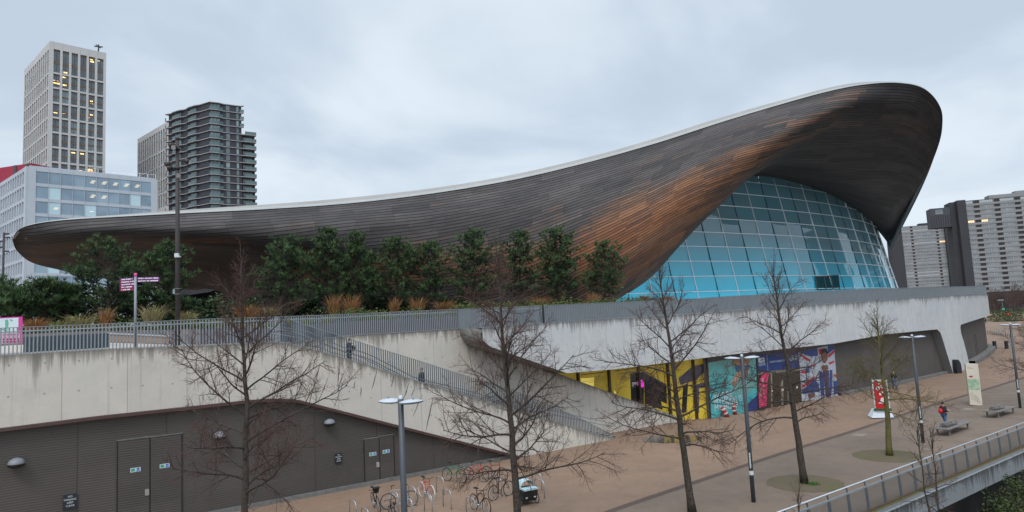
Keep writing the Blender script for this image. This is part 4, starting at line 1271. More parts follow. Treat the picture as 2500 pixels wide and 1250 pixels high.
# planter with its dark retaining wall
m_planter = M('dark_planter', (.052, .046, .056), .6, 0, .2, 1)
m_soil = M('planter_soil', (.035, .027, .018), .95, 0, .3, 2, .4)
def deckz(s): return .42 * min(1, max(0, (sApex - 3 - s) / 5)) + z_at(f_at(s, 0 if s > sN else (W2 if s > sApex else 0)), TB if s > sN else (BT if s > sApex else TL))
PO = lambda s: 6.4 if s < sApex - 4 else (6.4 - 1.2 * min(1, (s - sApex + 4) / 6) if s < sN else max(1.6, 5.2 - 3.6 * min(1, (s - sN) / 5)))
pls = srange(sL0 + 2, s_of(1318, 770), 1.0)
pt = thing('planter', 'long dark planter wall behind the railing holding pines and grasses', 'planter', f_at(pls[0], 6))
PH_ = lambda s: .85 - .35 * min(1, max(0, (sApex - 3 - s) / 5))
for sel, mt in ((lambda s: s < sApex - 2.5, M('mauve_grey_planter', (.15, .13, .135), .75, 0, .25, 1.5)), (lambda s: s > sApex - 3.6, m_planter)):
    q_ = [s for s in pls if sel(s)]
    b = MB(); b.quadgrid([[f_at(s, PO(s)) + V((0, 0, deckz(s) + PH_(s))) for s in q_], [f_at(s, PO(s)) + V((0, 0, deckz(s) - .05)) for s in q_]])
    b.quadgrid([[f_at(s, PO(s) + .25) + V((0, 0, deckz(s) + PH_(s))) for s in q_], [f_at(s, PO(s)) + V((0, 0, deckz(s) + PH_(s))) for s in q_]])
    child(b, 'retaining_wall', mt, pt)
pls2 = srange(sL0 + 2, s_of(1655, 740), 1.2)
b = MB(); b.quadgrid([[f_at(s, PO(s) + o_) + V((0, 0, deckz(s) + h_ + PH_(s) - .85)) for s in pls2] for o_, h_ in ((18, 1.2), (8, 1.1), (.25, .8))])
child(b, 'planter_soil', m_soil, pt)
b = MB()
sA, sZ = s_of(270, 830, 4.2), s_of(425, 822, 4.2)
b.bar(f_at(sA, 5.9) + V((0, 0, deckz(sA) + .42)), f_at(sZ, 5.9) + V((0, 0, deckz(sZ) + .42)), .5, .08)
bs = b.build('bench_seat', M('pale_bench_top', (.42, .42, .43), .6)); 
bt_ = thing('terrace_bench', 'low bench with pale top and tan base behind the railing near the signpost', 'bench', f_at(sA, 5.9) + V((0, 0, deckz(sA))))
bs.parent = bt_; bs.matrix_parent_inverse = parent_matrix(bt_).inverted(); bs.name = 'seat'
b = MB(); b.bar(f_at(sA, 5.92) + V((0, 0, deckz(sA) + .18)), f_at(sZ, 5.92) + V((0, 0, deckz(sZ) + .18)), .44, .38); child(b, 'base', M('tan_timber', (.27, .2, .15), .7), bt_)
# grey-blue guard panel on the left railing
b = MB(); s0, s1 = s_of(57, 840), s_of(267, 830)
for a, c in ((s0, s1),):
    ss = srange(a, c, .7); up1 = lambda s: z_at(f_at(s), pl([(57, 823), (267, 813)])); 
    lowz = lambda s: z_at(f_at(s), TL) + .06
    rowsT = [f_at(s, .19) + V((0, 0, up1(s))) for s in ss]; rowsB = [f_at(s, .19) + V((0, 0, lowz(s))) for s in ss]
    b.quadgrid([[p - f_nrm(s0) * .03 for p in rowsT], rowsT, rowsB, [p - f_nrm(s0) * .03 for p in rowsB]])
tag(b.build('guard_panel', M('slate_guard_panel', (.062, .085, .10), .5, 0, .12, 1)), 'slate blue guard panel fixed behind the lower half of the left railing', 'panel')

# map board at the left edge
n = f_nrm(s0)
mb = thing('map_board', 'pink framed map board at the left edge of the terrace', 'sign', f_at(s_of(20, 840, .5), .5))
def bpts(l, off): return [onF(x, y, off) for x, y in l]
m_pink = M('pink_panel', (.62, .045, .30), .5, 0, .06)
m_map = M('map_white', (.60, .68, .70), .5, 0, .05)
m_mapg = M('map_green', (.12, .38, .26), .5, 0, .2, 4)
m_mapl = M('map_line', (.40, .55, .52), .5)
b = MB(); b.prism(bpts([(-40, 777), (55, 773), (55, 838), (-40, 842)], .8), -n * .08); bd = child(b, 'board', m_pink, mb)
def mq(l, lift, mat, nm):
    b = MB(); b.prism([p + n * lift for p in bpts(l, .8)], n * .006); return child(b, nm, mat, bd)
mq([(-40, 780), (45, 775.5), (45, 813), (-40, 816)], .004, m_map, 'map_sheet')
mq([(-40, 816.5), (49, 813.5), (49, 838), (-40, 841)], .004, M('map_pale_pink', (.60, .42, .52), .5), 'legend')
b = MB()
for q in ([(12, 781), (19, 780), (21, 790), (19, 800), (13, 800)], [(24, 779), (31, 781), (30, 784), (25, 783)], [(4, 803), (20, 801), (16, 804), (5, 806)], [(9, 806), (19, 805), (18, 811), (10, 811)]): b.prism([p + n * .012 for p in bpts(q, .8)], n * .004)
child(b, 'map_drawing', m_mapg, bd)
b = MB()
for r_ in range(3):
    for c_ in range(6):
        x = -2 + 8.8 * c_; y = (819, 828.5, 835)[r_] - c_ * .25
        if r_ == 0 : y0_, y1_ = y - 2, y
        else: y0_, y1_ = y - 2.2, y + 2.4
        b.prism([p + n * .012 for p in bpts([(x, y0_), (x + 5, y0_), (x + 5, y1_), (x, y1_)], .8)], n * .004)
child(b, 'legend_square', M('deep_pink', (.42, .01, .14), .5), bd)

# fingerpost
b = MB(); s = s_of(330.5, 848, .5); p = f_at(s, .55); zb0 = z_at(f_at(s), TL); top = at(331, 667, p.y).z
fpz = thing('fingerpost', 'grey fingerpost with purple direction blades behind the left railing', 'signpost', p + V((0, 0, zb0)))
b.tube([p + V((0, 0, zb0 - .05)), p + V((0, 0, top - .15))], .055, 12); child(b, 'post', m_steel, fpz)
b = MB(); b.tube([p + V((0, 0, top - .15)), p + V((0, 0, top))], .06, 12); child(b, 'pink_cap', M('pink_cap', (.75, .06, .33), .5), fpz)
m_pur = M('purple_blade', (.11, .012, .12), .5); m_pur2 = M('maroon_blade', (.16, .006, .05), .5)
m_txt = M('sign_lettering', (.72, .68, .72), .5)
words = {-1: ['< Station', '< Shopping', '< Bus stops', '< Canal path', '< Stadium'], 1: ['Waterside >', 'Park entrance >']}
for sgn, count in ((-1, 5), (1, 2)):
    xd = V((.95, .31 * sgn, 0)).normalized()
    for k in range(count):
        z1 = top - .19 - k * .118
        b = MB(); L = .92 if sgn < 0 else .98
        a = p + V((0, 0, z1 - .055)); e_ = a + xd * sgn * L
        b.bar(a + xd * sgn * .05, e_, .025, .112)
        bl = child(b, 'blade', m_pur if (sgn > 0 or k in (0, 2)) else m_pur2, fpz)
        fr_ = V((xd.y, -xd.x, 0))
        bb = MB(); rr = random.Random(k * 7 + sgn); x = .12; Lw = L * (.82, .95, .95, .8, .66)[k] if sgn < 0 else L * .95
        while x < Lw:
            wd = rr.uniform(.018, .04)
            q0 = a + xd * sgn * (L - x) + fr_ * .014 if sgn < 0 else a + xd * sgn * (x) + fr_ * .014
            bb.box(q0 + V((0, 0, rr.uniform(-.004, .004))), (wd, .004, .052), math.atan2(xd.y, xd.x)); x += wd + (.012 if rr.random() < .85 else .05)
        child(bb, 'lettering', m_txt, bl)

# ------------------------------------------------------------------ posters, signs and door under the band
def onP(x, y, lift=0.0): return onF(x, y, .74 - lift)
def flat(name, label, cat, pts, mat, lift=.0, th=.05, group=None):
    n = f_nrm(s_of(pts[0][0], pts[0][1], .74))
    b = MB(); b.prism([onP(x, y, lift) for x, y in pts], -n * th); o = b.build(name, mat); return tag(o, label, cat, group)
def graphic(name, par, pts, mat, k):
    for l in (pts if hasattr(pts[0][0], '__len__') else [pts]):
        b = MB(); b.poly([onP(x, y, .004 + .003 * k) for x, y in l]); child(b, name, mat, par)
b = MB(); ss = srange(s_of(1726, 1000, .8), sRec + .1, 1.0)
b.quadgrid([[f_at(s, .82) + V((0, 0, zBB(s) + .05)) for s in ss], [f_at(s, .82) + V((0, 0, -.02)) for s in ss]]); child(b, 'entrance_front', M('entrance_bronze', (.05, .04, .03), .4), centre)
ZX = lambda u, v: (1710 + u / 5.953, 830 + v / 5.953)
def Z(*l): return [ZX(l[i], l[i + 1]) for i in range(0, len(l), 2)]
g = NG('pool_water_print'); p = g.pos(); pz = g.sep(p)[2]
n1 = g.noise(p, .8, 3); c = g.mix(g.rng(n1, .35, .65), (.018, .26, .29), (.07, .36, .37)); c = g.mix(g.rng(pz, 2.5, 4.6, 0, .75), c, (.14, .25, .19))
g.P(c, .4); m_pool = g.m
m_skin1 = M('poster_skin', (.34, .20, .13), .5, 0, .25, 1.2); m_teal = M('poster_teal_shade', (.11, .25, .23), .5, 0, .3, 1)
m_hairp = M('poster_hair', (.28, .14, .06), .5, 0, .3, 2); m_gog = M('poster_goggles', (.012, .10, .20), .3, 0, .3, 2); m_dblue = M('poster_blue', (.008, .032, .15), .5, 0, .15, .6)
m_lett = M('poster_lettering', (.5, .54, .55), .5, 0, .05)
po = flat('poster', 'turquoise swimmer poster with white lettering beside the yellow entrance', 'poster', Z(112, 330, 800, 215, 838, 1035, 160, 1135), m_pool)
graphic('swimmer_body', po, Z(490, 560, 560, 480, 690, 490, 780, 530, 818, 640, 700, 790, 610, 830, 520, 780, 500, 660), m_teal, 1)
graphic('swimmer_arm', po, Z(440, 620, 520, 490, 560, 520, 540, 600, 490, 690, 455, 660), m_skin1, 2)
graphic('swimmer_face', po, Z(490, 330, 700, 300, 715, 410, 690, 500, 640, 560, 560, 540, 510, 450), m_skin1, 2)
graphic('swimmer_hair', po, Z(480, 300, 560, 262, 700, 255, 718, 330, 690, 350, 650, 310, 540, 330, 500, 390), m_hairp, 3)
graphic('goggles', po, [Z(502, 400, 530, 372, 580, 372, 592, 400, 580, 450, 545, 470, 515, 450), Z(640, 390, 670, 362, 708, 362, 718, 380, 700, 430, 670, 452, 645, 440), Z(590, 398, 640, 392, 640, 406, 590, 410)], m_gog, 4)
graphic('blue_corner', po, Z(690, 925, 832, 795, 838, 1033, 700, 1056), m_dblue, 1)
graphic('grey_corner', po, Z(270, 1112, 320, 1030, 390, 1085), M('poster_grey', (.12, .13, .15), .5), 1)
xd = f_dir(s_of(1740, 1000, .74))
for i, wd in enumerate(('WHERE', 'MYHOUR IS', 'MY HOUR')):
    x, y = ZX(195 + i * 5, 862 + i * 88)
    text(po, wd, onP(x, y, .03), xd, (0, 0, 1), .66, m_lett)
b = MB()
for (u0, v0), (u1, v1) in (((470, 285), (520, 1075)),): b.bar(onP(*ZX(u0, v0), .03), onP(*ZX(u1, v1), .03), .06, .05, up=f_nrm(90))
child(b, 'poster_joint', M('grey_joint', (.2, .2, .2), .5), po)
bs = flat('fascia_sign', 'dark blue sign strip with white lettering above the glass doors', 'sign', Z(815, 215, 1420, 150, 1443, 398, 830, 470), m_dblue)
graphic('panel_joint', bs, [Z(962, 200, 968, 199, 985, 448, 979, 449), Z(1270, 166, 1276, 165, 1290, 414, 1284, 415)], M('silver_joint', (.3, .32, .35), .4), 1)
graphic('white_emblem', bs, [Z(840, 265, 930, 255, 934, 310, 844, 322)], m_lett, 1); graphic('emblem_wave', bs, [Z(850, 300, 890, 280, 925, 284, 900, 300)], m_dblue, 2)
text(bs, 'LONDON\nAQUATICS', onP(*ZX(842, 350), .02), xd, (0, 0, 1), .2, m_lett)
text(bs, 'LONDON AQUATICS CENTRE', onP(*ZX(1005, 335), .02), xd, (0, 0, 1), .22, m_lett)
text(bs, 'AQUATICS\nCENTRE', onP(*ZX(1296, 262), .02), xd, (0, 0, 1), .3, m_lett)
m_uw = M('poster_white', (.34, .36, .40), .5, 0, .15, 1.5); m_ur = M('poster_red', (.36, .016, .022), .5, 0, .2, 1); m_ub = M('poster_navy', (.014, .05, .18), .5, 0, .2, 1); m_sk2 = M('poster_dark_skin', (.13, .06, .04), .5, 0, .25, 2)
m_dkb = M('poster_dark', (.05, .035, .07), .5, 0, .3, 1)
pu = flat('poster', 'red white and blue flag poster of an athlete beside the dark wall', 'poster', Z(1425, 180, 1940, 60, 2000, 835, 1478, 890), m_uw)
for k, (nm, l, mt) in enumerate((('blue_field', [Z(1427, 180, 1700, 118, 1710, 230, 1600, 240, 1480, 200), Z(1850, 82, 1940, 62, 1948, 130, 1850, 210), Z(1500, 470, 1580, 380, 1580, 480), Z(1470, 720, 1560, 670, 1650, 560, 1720, 640, 1735, 750, 1480, 790), Z(1930, 600, 1985, 590, 1998, 780, 1940, 800)], m_ub),
    ('red_stripe', [Z(1428, 200, 1450, 195, 1600, 290, 1590, 308, 1540, 300), Z(1850, 225, 1948, 140, 1952, 175, 1870, 260), Z(1470, 670, 1560, 600, 1640, 530, 1662, 540, 1590, 640, 1475, 700), Z(1600, 380, 1640, 360, 1690, 355, 1660, 385), Z(1450, 470, 1490, 440, 1560, 480, 1470, 490), Z(1860, 330, 1940, 300, 1950, 320, 1880, 360), Z(1712, 140, 1760, 120, 1790, 190, 1730, 220), Z(1935, 500, 1980, 500, 1982, 545, 1950, 530)], m_ur),
    ('jacket_shadow', [Z(1720, 440, 1790, 480, 1800, 800, 1760, 830, 1735, 640), Z(1880, 430, 1920, 440, 1915, 650, 1900, 820, 1870, 800)], m_ub),
    ('tracksuit', [Z(1780, 440, 1870, 440, 1870, 780, 1900, 830, 1830, 845, 1800, 640)], m_dkb),
    ('athlete_neck', [Z(1760, 370, 1850, 365, 1860, 420, 1810, 470, 1755, 410)], m_sk2),
    ('athlete_face', [Z(1752, 190, 1780, 165, 1830, 165, 1852, 200, 1850, 280, 1815, 340, 1785, 335, 1758, 280)], m_sk2),
    ('athlete_hair', [Z(1748, 210, 1752, 150, 1790, 118, 1840, 135, 1855, 190, 1852, 210, 1820, 178, 1775, 180)], m_dark),
    ('bottom_detail', [Z(1560, 790, 1660, 760, 1665, 830, 1580, 850)], m_sk2))):
    graphic(nm, pu, l, mt, k + 1)
# glass doors
dr = flat('entrance_doors', 'dark brown glass entrance doors under the blue sign strip', 'doors', Z(838, 472, 1445, 402, 1476, 895, 1030, 985, 850, 1030), M('brown_door_glass', (.035, .027, .018), .15, 0, .4, 1.5, 0, .6))
graphic('door_post', dr, [Z(1020, 450, 1040, 448, 1052, 985, 1030, 990), Z(1165, 640, 1200, 560, 1208, 940, 1180, 945), Z(1265, 740, 1275, 740, 1285, 960, 1272, 962)], M('pale_door_post', (.19, .165, .13), .5), 1)
graphic('door_rail', dr, [Z(838, 472, 1445, 402, 1448, 440, 840, 510)], M('tan_rail', (.16, .13, .09), .5), 1)
graphic('notice', dr, [Z(1030, 730, 1052, 727, 1053, 752, 1031, 756), Z(1190, 712, 1210, 708, 1211, 735, 1192, 738), Z(1392, 670, 1414, 667, 1416, 705, 1394, 708)], m_white, 2)
# feather flag
ff = thing('feather_flag', 'pink feather flag with white writing standing by the entrance doors', 'flag', gnd(*ZX(850, 1020)))
bp = gnd(*ZX(850, 1020)); nrm = f_nrm(90); fd = f_dir(90)
def onflag(u, v):
    r = ray(*ZX(u, v)); t = (bp - V((0, 0, EYE))).dot(nrm) / r.dot(nrm); return V((0, 0, EYE)) + r * t
fl = [onflag(*q) for q in ((846, 990), (848, 800), (856, 640), (872, 560), (905, 500), (950, 480), (990, 480), (992, 510), (980, 560), (972, 650), (966, 800), (962, 962))]
b = MB(); b.prism(fl, -nrm * .03); sail = child(b, 'sail', M('flag_pink', (.52, .035, .11), .7, 0, .1, 2), ff)
b = MB(); b.tube([bp, onflag(840, 800), onflag(842, 600), onflag(870, 530), onflag(930, 480), onflag(985, 462)], .03, 6); child(b, 'pole', m_dark, ff)
b = MB(); b.box(bp + V((.1, 0, .03)), (.7, .5, .06)); child(b, 'base_plate', m_dark, ff)
text(sail, 'everyone', onflag(930, 790) + nrm * .02, (0, 0, 1), -fd, .36, m_lett); text(sail, 'active', onflag(893, 850) + nrm * .02, (0, 0, 1), -fd, .36, m_lett)
# red cone barriers leaning at the poster
m_redp = M('red_plastic', (.34, .02, .025), .5, 0, .15, 3)
for l, lab in (([(1763, 994), (1769, 992), (1782, 1014), (1776, 1018)], 'red and white striped board leaning at the foot of the turquoise poster'), ([(1790, 986), (1799, 984), (1803, 1008), (1794, 1012)], 'dark red bollard sleeve with white band before the poster'), ([(1805, 981), (1813, 979), (1817, 1003), (1808, 1007)], 'brighter red bollard sleeve with white band beside the lamp post')):
    th_ = thing('barrier_post', lab, 'barrier', gnd(*l[3])); q = gnd(*l[3]); w_ = (gnd(*l[2]) - q).length
    hgt_ = at(l[0][0], l[0][1], q.y).z; lean = at(l[0][0], l[0][1], q.y) - q; lean.z = 0
    b = MB(); b.tube([q + lean * t + V((0, 0, hgt_ * t)) for t in (0, .5, .95, 1)], [.19, .18, .17, .1], 10); child(b, 'body', m_redp, th_)
    b = MB()
    for t in (.3, .72): b.tube([q + lean * t + V((0, 0, hgt_ * t)), q + lean * (t + .14) + V((0, 0, hgt_ * (t + .14)))], [.193, .188], 10)
    child(b, 'white_band', m_white, th_)

# notices and dome lamps on the slatted wall
def notice(x, y, w_, h_, lab):
    s = s_of(x, y, .29); p = f_at(s, .26); z = at(x, y, p.y).z; d = f_dir(s); n = f_nrm(s)
    t = thing('notice', lab, 'notice', p + V((0, 0, z)))
    b = MB(); b.prism([p + d * a + V((0, 0, z + c_)) for a, c_ in ((-w_ / 2, -h_ / 2), (w_ / 2, -h_ / 2), (w_ / 2, h_ / 2), (-w_ / 2, h_ / 2))], n * .03); bo = child(b, 'plate', M('notice_black', (.015, .018, .025), .4), t)
    for k, tx in enumerate(('NO', 'PARKING', 'KEEP', 'CLEAR')):
        text(bo, tx, p + n * .035 + V((0, 0, z + h_ * (.3 - .2 * k))), d, (0, 0, 1), h_ * .17, m_white, align='CENTER')
notice(171, 1225, .5, .62, 'black notice with white lettering low on the slatted wall at lower left'); notice(826, 1119, .36, .5, 'black notice with white lettering left of the double doors')
m_dome = M('grey_dome', (.17, .175, .19), .5, .0, .08); m_bulb = M('dark_underside', (.02, .02, .02), .4)
for x, y, r_, lab in ((40, 1125, .3, 'grey dome wall lamp at the far left of the slatted wall'), (533, 1060, .3, 'grey dome wall lamp behind the left bare tree'), (800, 1028, .28, 'grey dome wall lamp above and left of the double doors')):
    s = s_of(x, y, .28); p = f_at(s, .28); z = at(x, y, p.y).z; n = f_nrm(s)
    t = thing('wall_lamp', lab, 'lamp', p + V((0, 0, z)))
    Mx = Matrix.Translation(p + n * .26 + V((0, 0, z - .08)))
    b = MB(); b.lathe([(r_ * math.cos(a), r_ * .78 * math.sin(a)) for a in [R(9 * k) for k in range(11)]], 16, Mx); child(b, 'dome', m_dome, t)
    b = MB(); b.lathe([(r_, 0), (r_ * .95, -.1), (r_ * .5, -.16), (.01, -.16)], 16, Mx); child(b, 'underside', m_bulb, t)
    b = MB(); b.bar(p, p + n * .26 + V((0, 0, .0)) , .08); 
    b = MB(); b.bar(p + V((0, 0, z)), p + n * .2 + V((0, 0, z)), .08); child(b, 'bracket', m_dome, t)
# ------------------------------------------------------------------ pines, grasses and ground cover in the planter
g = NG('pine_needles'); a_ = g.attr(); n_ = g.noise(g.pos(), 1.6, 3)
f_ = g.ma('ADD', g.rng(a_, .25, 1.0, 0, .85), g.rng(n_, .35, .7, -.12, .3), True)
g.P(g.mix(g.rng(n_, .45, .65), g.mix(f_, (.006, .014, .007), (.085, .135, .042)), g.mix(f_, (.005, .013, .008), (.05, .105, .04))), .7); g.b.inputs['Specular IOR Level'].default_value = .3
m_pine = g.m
m_bark_p = M('pine_bark', (.05, .036, .028), .9, 0, .3, 6, .4)
def sky_dir(rng, up=0.0):
    a = rng.uniform(0, 6.2832); z = rng.uniform(-1, 1) + up
    return V((math.cos(a), math.sin(a), z)).normalized()
def needles(b, p, d, ln, n, rng, wd=.055, tone=.5):
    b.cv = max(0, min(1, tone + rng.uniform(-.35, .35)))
    base = V(p)
    for _ in range(n):
        dd = (d * rng.uniform(.5, 1.2) + sky_dir(rng, .25) * .85).normalized()
        sd = dd.cross(sky_dir(rng)).normalized() * (wd * rng.uniform(.6, 1.1))
        L = ln * rng.uniform(.6, 1.2); t = base + dd * L * .12
        i = [b.vert(t - sd * .5), b.vert(t + sd * .5), b.vert(t + dd * L)]
        b.face(i)
def pine(x, ytop, ybase, d, wpx, label, seed, lean=0.0, gap=0.0):
    rng = random.Random(seed)
    base = at(x, ybase, d); top = at(x + lean, ytop, d); h = top.z - base.z; wr_ = wpx / 2 / F_PX * d * 1.0
    t = thing('pine_tree', label, 'tree', base, 0, None)
    up_ = top - base
    b = MB(); b.tube([up_ * k / 5 + V((.06 * rng.uniform(-1, 1), 0, 0)) for k in range(6)], [.11, .09, .07, .055, .035, .012], 7)
    nd = MB(); L = max(10, int(h / .36))
    for i in range(L):
        tt = .10 + .88 * (i / (L - 1)); c = up_ * tt
        prof = math.sqrt(max(0, 1 - ((tt - .42) / .58) ** 2)) * (1 - .35 * (tt - .42) / .58) if tt > .42 else .8 + .2 * (tt / .42)
        prof = max(.06, prof)
        nb = 8 if tt < .8 else 6
        a0 = rng.uniform(0, 6.28)
        for k in range(nb):
            if rng.random() < gap: continue
            a = a0 + 6.283 * k / nb + rng.uniform(-.3, .3); ln = wr_ * prof * rng.uniform(.4, 1.3)
            e = R(rng.uniform(6, 30) + 25 * tt); dr = V((math.cos(a) * math.cos(e), math.sin(a) * math.cos(e), math.sin(e)))
            tip = c + dr * ln + V((0, 0, .12 * ln))
            mid = c + dr * ln * .5 - V((0, 0, .05))
            if ln > .3: b.tube([c, mid, tip], [.028, .018, .006], 3)
            m = max(2, int(ln / .14))
            for q in range(m):
                f = (.45 + .55 * (q + rng.random()) / m)
                p = c.lerp(tip, f) + sky_dir(rng) * (.17 * wr_ * rng.random() + .05)
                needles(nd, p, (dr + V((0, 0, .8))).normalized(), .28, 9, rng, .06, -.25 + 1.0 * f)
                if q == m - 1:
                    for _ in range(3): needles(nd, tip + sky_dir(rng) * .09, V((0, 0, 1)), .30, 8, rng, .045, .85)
    for k in range(6): needles(nd, up_ * (.94 + .012 * k), V((0, 0, 1)), .26, 9, rng)
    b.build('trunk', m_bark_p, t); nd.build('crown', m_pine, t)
    return t
PINES = [(-20, 690, 790, 33, 110, 'dark pine cut off by the left edge above the pink map board'), (42, 715, 785, 35.5, 75, 'small dark pine between the left edge and the bushy twin pine'), (105, 690, 782, 36.5, 90, 'short dark pine with a pointed top left of the fingerpost'), (165, 702, 778, 37.5, 70, 'low bushy dark pine just right of the short pointed one'),
 (262, 600, 778, 38, 165, 'broad tall pine behind the purple fingerpost'), (322, 640, 776, 40, 100, 'lower pine shoulder between the fingerpost and the dark lamp column'), (408, 602, 772, 41, 140, 'tall pine behind the dark lamp column'),
 (690, 590, 764, 46, 150, 'wide pine right of the dark entrance under the roof'), (803, 563, 762, 48.5, 120, 'pointed pine with a thin leader rising highest left of the middle'), (868, 574, 758, 50, 105, 'pine with a separate tuft at its tip beside the pointed one'), (905, 650, 757, 52, 70, 'low dark pine filling the gap right of the tuft topped one'),
 (968, 588, 756, 52, 118, 'twin topped narrow pine left of the rounded small pine'), (1045, 600, 754, 53, 128, 'rounded small pine left of the second bare tree'), (1160, 568, 752, 54.5, 140, 'open pine with spreading flat top just left of the second bare tree'), (1268, 570, 748, 55.5, 112, 'narrow upright pine just right of the second bare tree'), (1362, 566, 745, 57, 138, 'full pine before the brown flank of the roof'), (1476, 597, 740, 57.5, 118, 'last pine on the right, standing before the glass wall corner')]
pines = [pine(x, yt + 2, yb, d, w_, lab, 100 + i, (i * 7 % 5 - 2) * 3, (.1, .18, .14)[i % 3] if i != 13 else .25) for i, (x, yt, yb, d, w_, lab) in enumerate(PINES)]
m_straw = var_mat('dry_grass', (.11, .055, .024), (.30, .155, .062), .85, (.24, .09, .028), 1.4)
m_straw2 = var_mat('pale_grass', (.10, .09, .038), (.30, .24, .13), .85, (.15, .17, .045), 1.4)
def clump(x, y, d, hpx, wpx, label, seed, mat, spread=.35):
    rng = random.Random(seed); base = at(x, y, d); h = hpx / F_PX * d; wd = wpx / F_PX * d
    b = MB()
    for _ in range(330):
        b.cv = rng.random(); a = rng.uniform(0, 6.283); r_ = wd * .42 * rng.random() ** .7
        p = V((math.cos(a) * r_ * .6, math.sin(a) * r_ * .6, -.15)); L = h * rng.choice((rng.uniform(.25, .7), rng.uniform(.6, 1.12)))
        out = V((math.cos(a), math.sin(a), 0)) * (r_ * .7 + spread * rng.uniform(.1, 1.2) * L * .7) + V((rng.gauss(.05, .10), rng.gauss(0, .1), 0)) * h
        sd = V((rng.uniform(-1, 1), rng.uniform(-1, 1), 0)).normalized() * rng.uniform(.008, .018); dp = spread * L * .25 * rng.random()
        m1 = p + out * .35 + V((0, 0, L * .62)); m2 = p + out + V((0, 0, L - dp))
        i = [b.vert(p - sd), b.vert(p + sd), b.vert(m1 + sd * .9), b.vert(m1 - sd * .9), b.vert(m2)]
        b.face((i[0], i[1], i[2], i[3])); b.face((i[3], i[2], i[4]))
    o = b.build('grass_clump', mat); o.location = base
    return tag(o, label, 'grass', 'dry grass clumps in the planter')
for i, (x, y, d, h, w_, lab, mt, sp) in enumerate([
 (85, 798, 31, 34, 60, 'brownish grass mound right beside the pink map board', 0, .8), (150, 797, 31.5, 26, 80, 'pale grass mound above the slate guard panel', 1, 1.0), (195, 792, 32, 36, 80, 'tan feathery grass clump left of the upright orange tuft', 1, .8), (256, 790, 32.5, 48, 36, 'upright orange grass tuft left of the fingerpost post', 0, .2), (372, 782, 33.5, 52, 60, 'arching tan grass clump between fingerpost and dark lamp column', 1, .7),
 (455, 778, 35, 30, 60, 'pale low grass clump just right of the dark lamp column', 1, .8), (605, 772, 40, 40, 80, 'tan grass clump behind the top of the left bare tree', 0, .6), (655, 770, 41, 34, 70, 'pale brown grass clump right of the left bare tree', 1, .7), (815, 766, 45, 54, 36, 'orange grass tuft, narrow, left half of the tallest pair', 0, .22), (858, 765, 45.5, 54, 52, 'tallest and widest orange grass tuft in the planter', 0, .25), (963, 760, 47, 40, 28, 'narrow orange grass tuft under the twin topped pine', 0, .2), (1020, 758, 48, 40, 50, 'broad orange grass tuft under the rounded small pine', 0, .3),
 (1085, 756, 49, 32, 60, 'thin brown grass clump left of the second bare tree', 0, .6), (1108, 757, 49.5, 22, 44, 'yellow green rounded grass mound left of the second bare tree', 1, .8), (1225, 752, 51, 20, 40, 'green gold grass mound at the trunk of the second bare tree', 1, .8), (1310, 746, 53, 30, 60, 'brown grass clump under the brown roof flank', 0, .5), (1450, 740, 55, 32, 40, 'orange grass tuft before the foot of the timber roof', 0, .3), (1575, 736, 55, 24, 36, 'orange brown grass clump in front of the first glass panes', 0, .5), (1628, 734, 55.5, 20, 60, 'last brown grass clump at the right end of the planter', 0, .6)]):
    clump(x, y, d, h, w_, lab, 300 + i, (m_straw, m_straw2)[mt], sp)
# ground cover over the soil
m_cov = var_mat('ground_cover', (.025, .035, .012), (.10, .13, .035), .8, (.11, .085, .04), 1.1)
b = MB(); rng = random.Random(9)
for _ in range(24000):
    s = rng.uniform(pls2[0] + 9, pls2[-1]); o_ = .3 + 4.5 * rng.random() ** 1.6
    h_ = .3 + 1.0 * max(0, noise.noise(V((s * .45, o_ * .5, 0))) + .25)
    p = f_at(s, PO(s) + o_) + V((0, 0, deckz(s) + PH_(s) - .03 + h_ * rng.random()))
    b.cv = min(1, max(0, rng.random() * .6 + .45 * noise.noise(V((s * .35, 4, 0))) + .2))
    d1 = sky_dir(rng, .3) * rng.uniform(.07, .16); d2 = sky_dir(rng, .2) * rng.uniform(.05, .1)
    b.poly([p, p + d1 * .5 + d2, p + d1, p + d1 * .5 - d2])
tag(b.build('ground_cover', m_cov), 'low green and brown leafy ground cover along the front of the planter', 'plants', None, 'stuff')

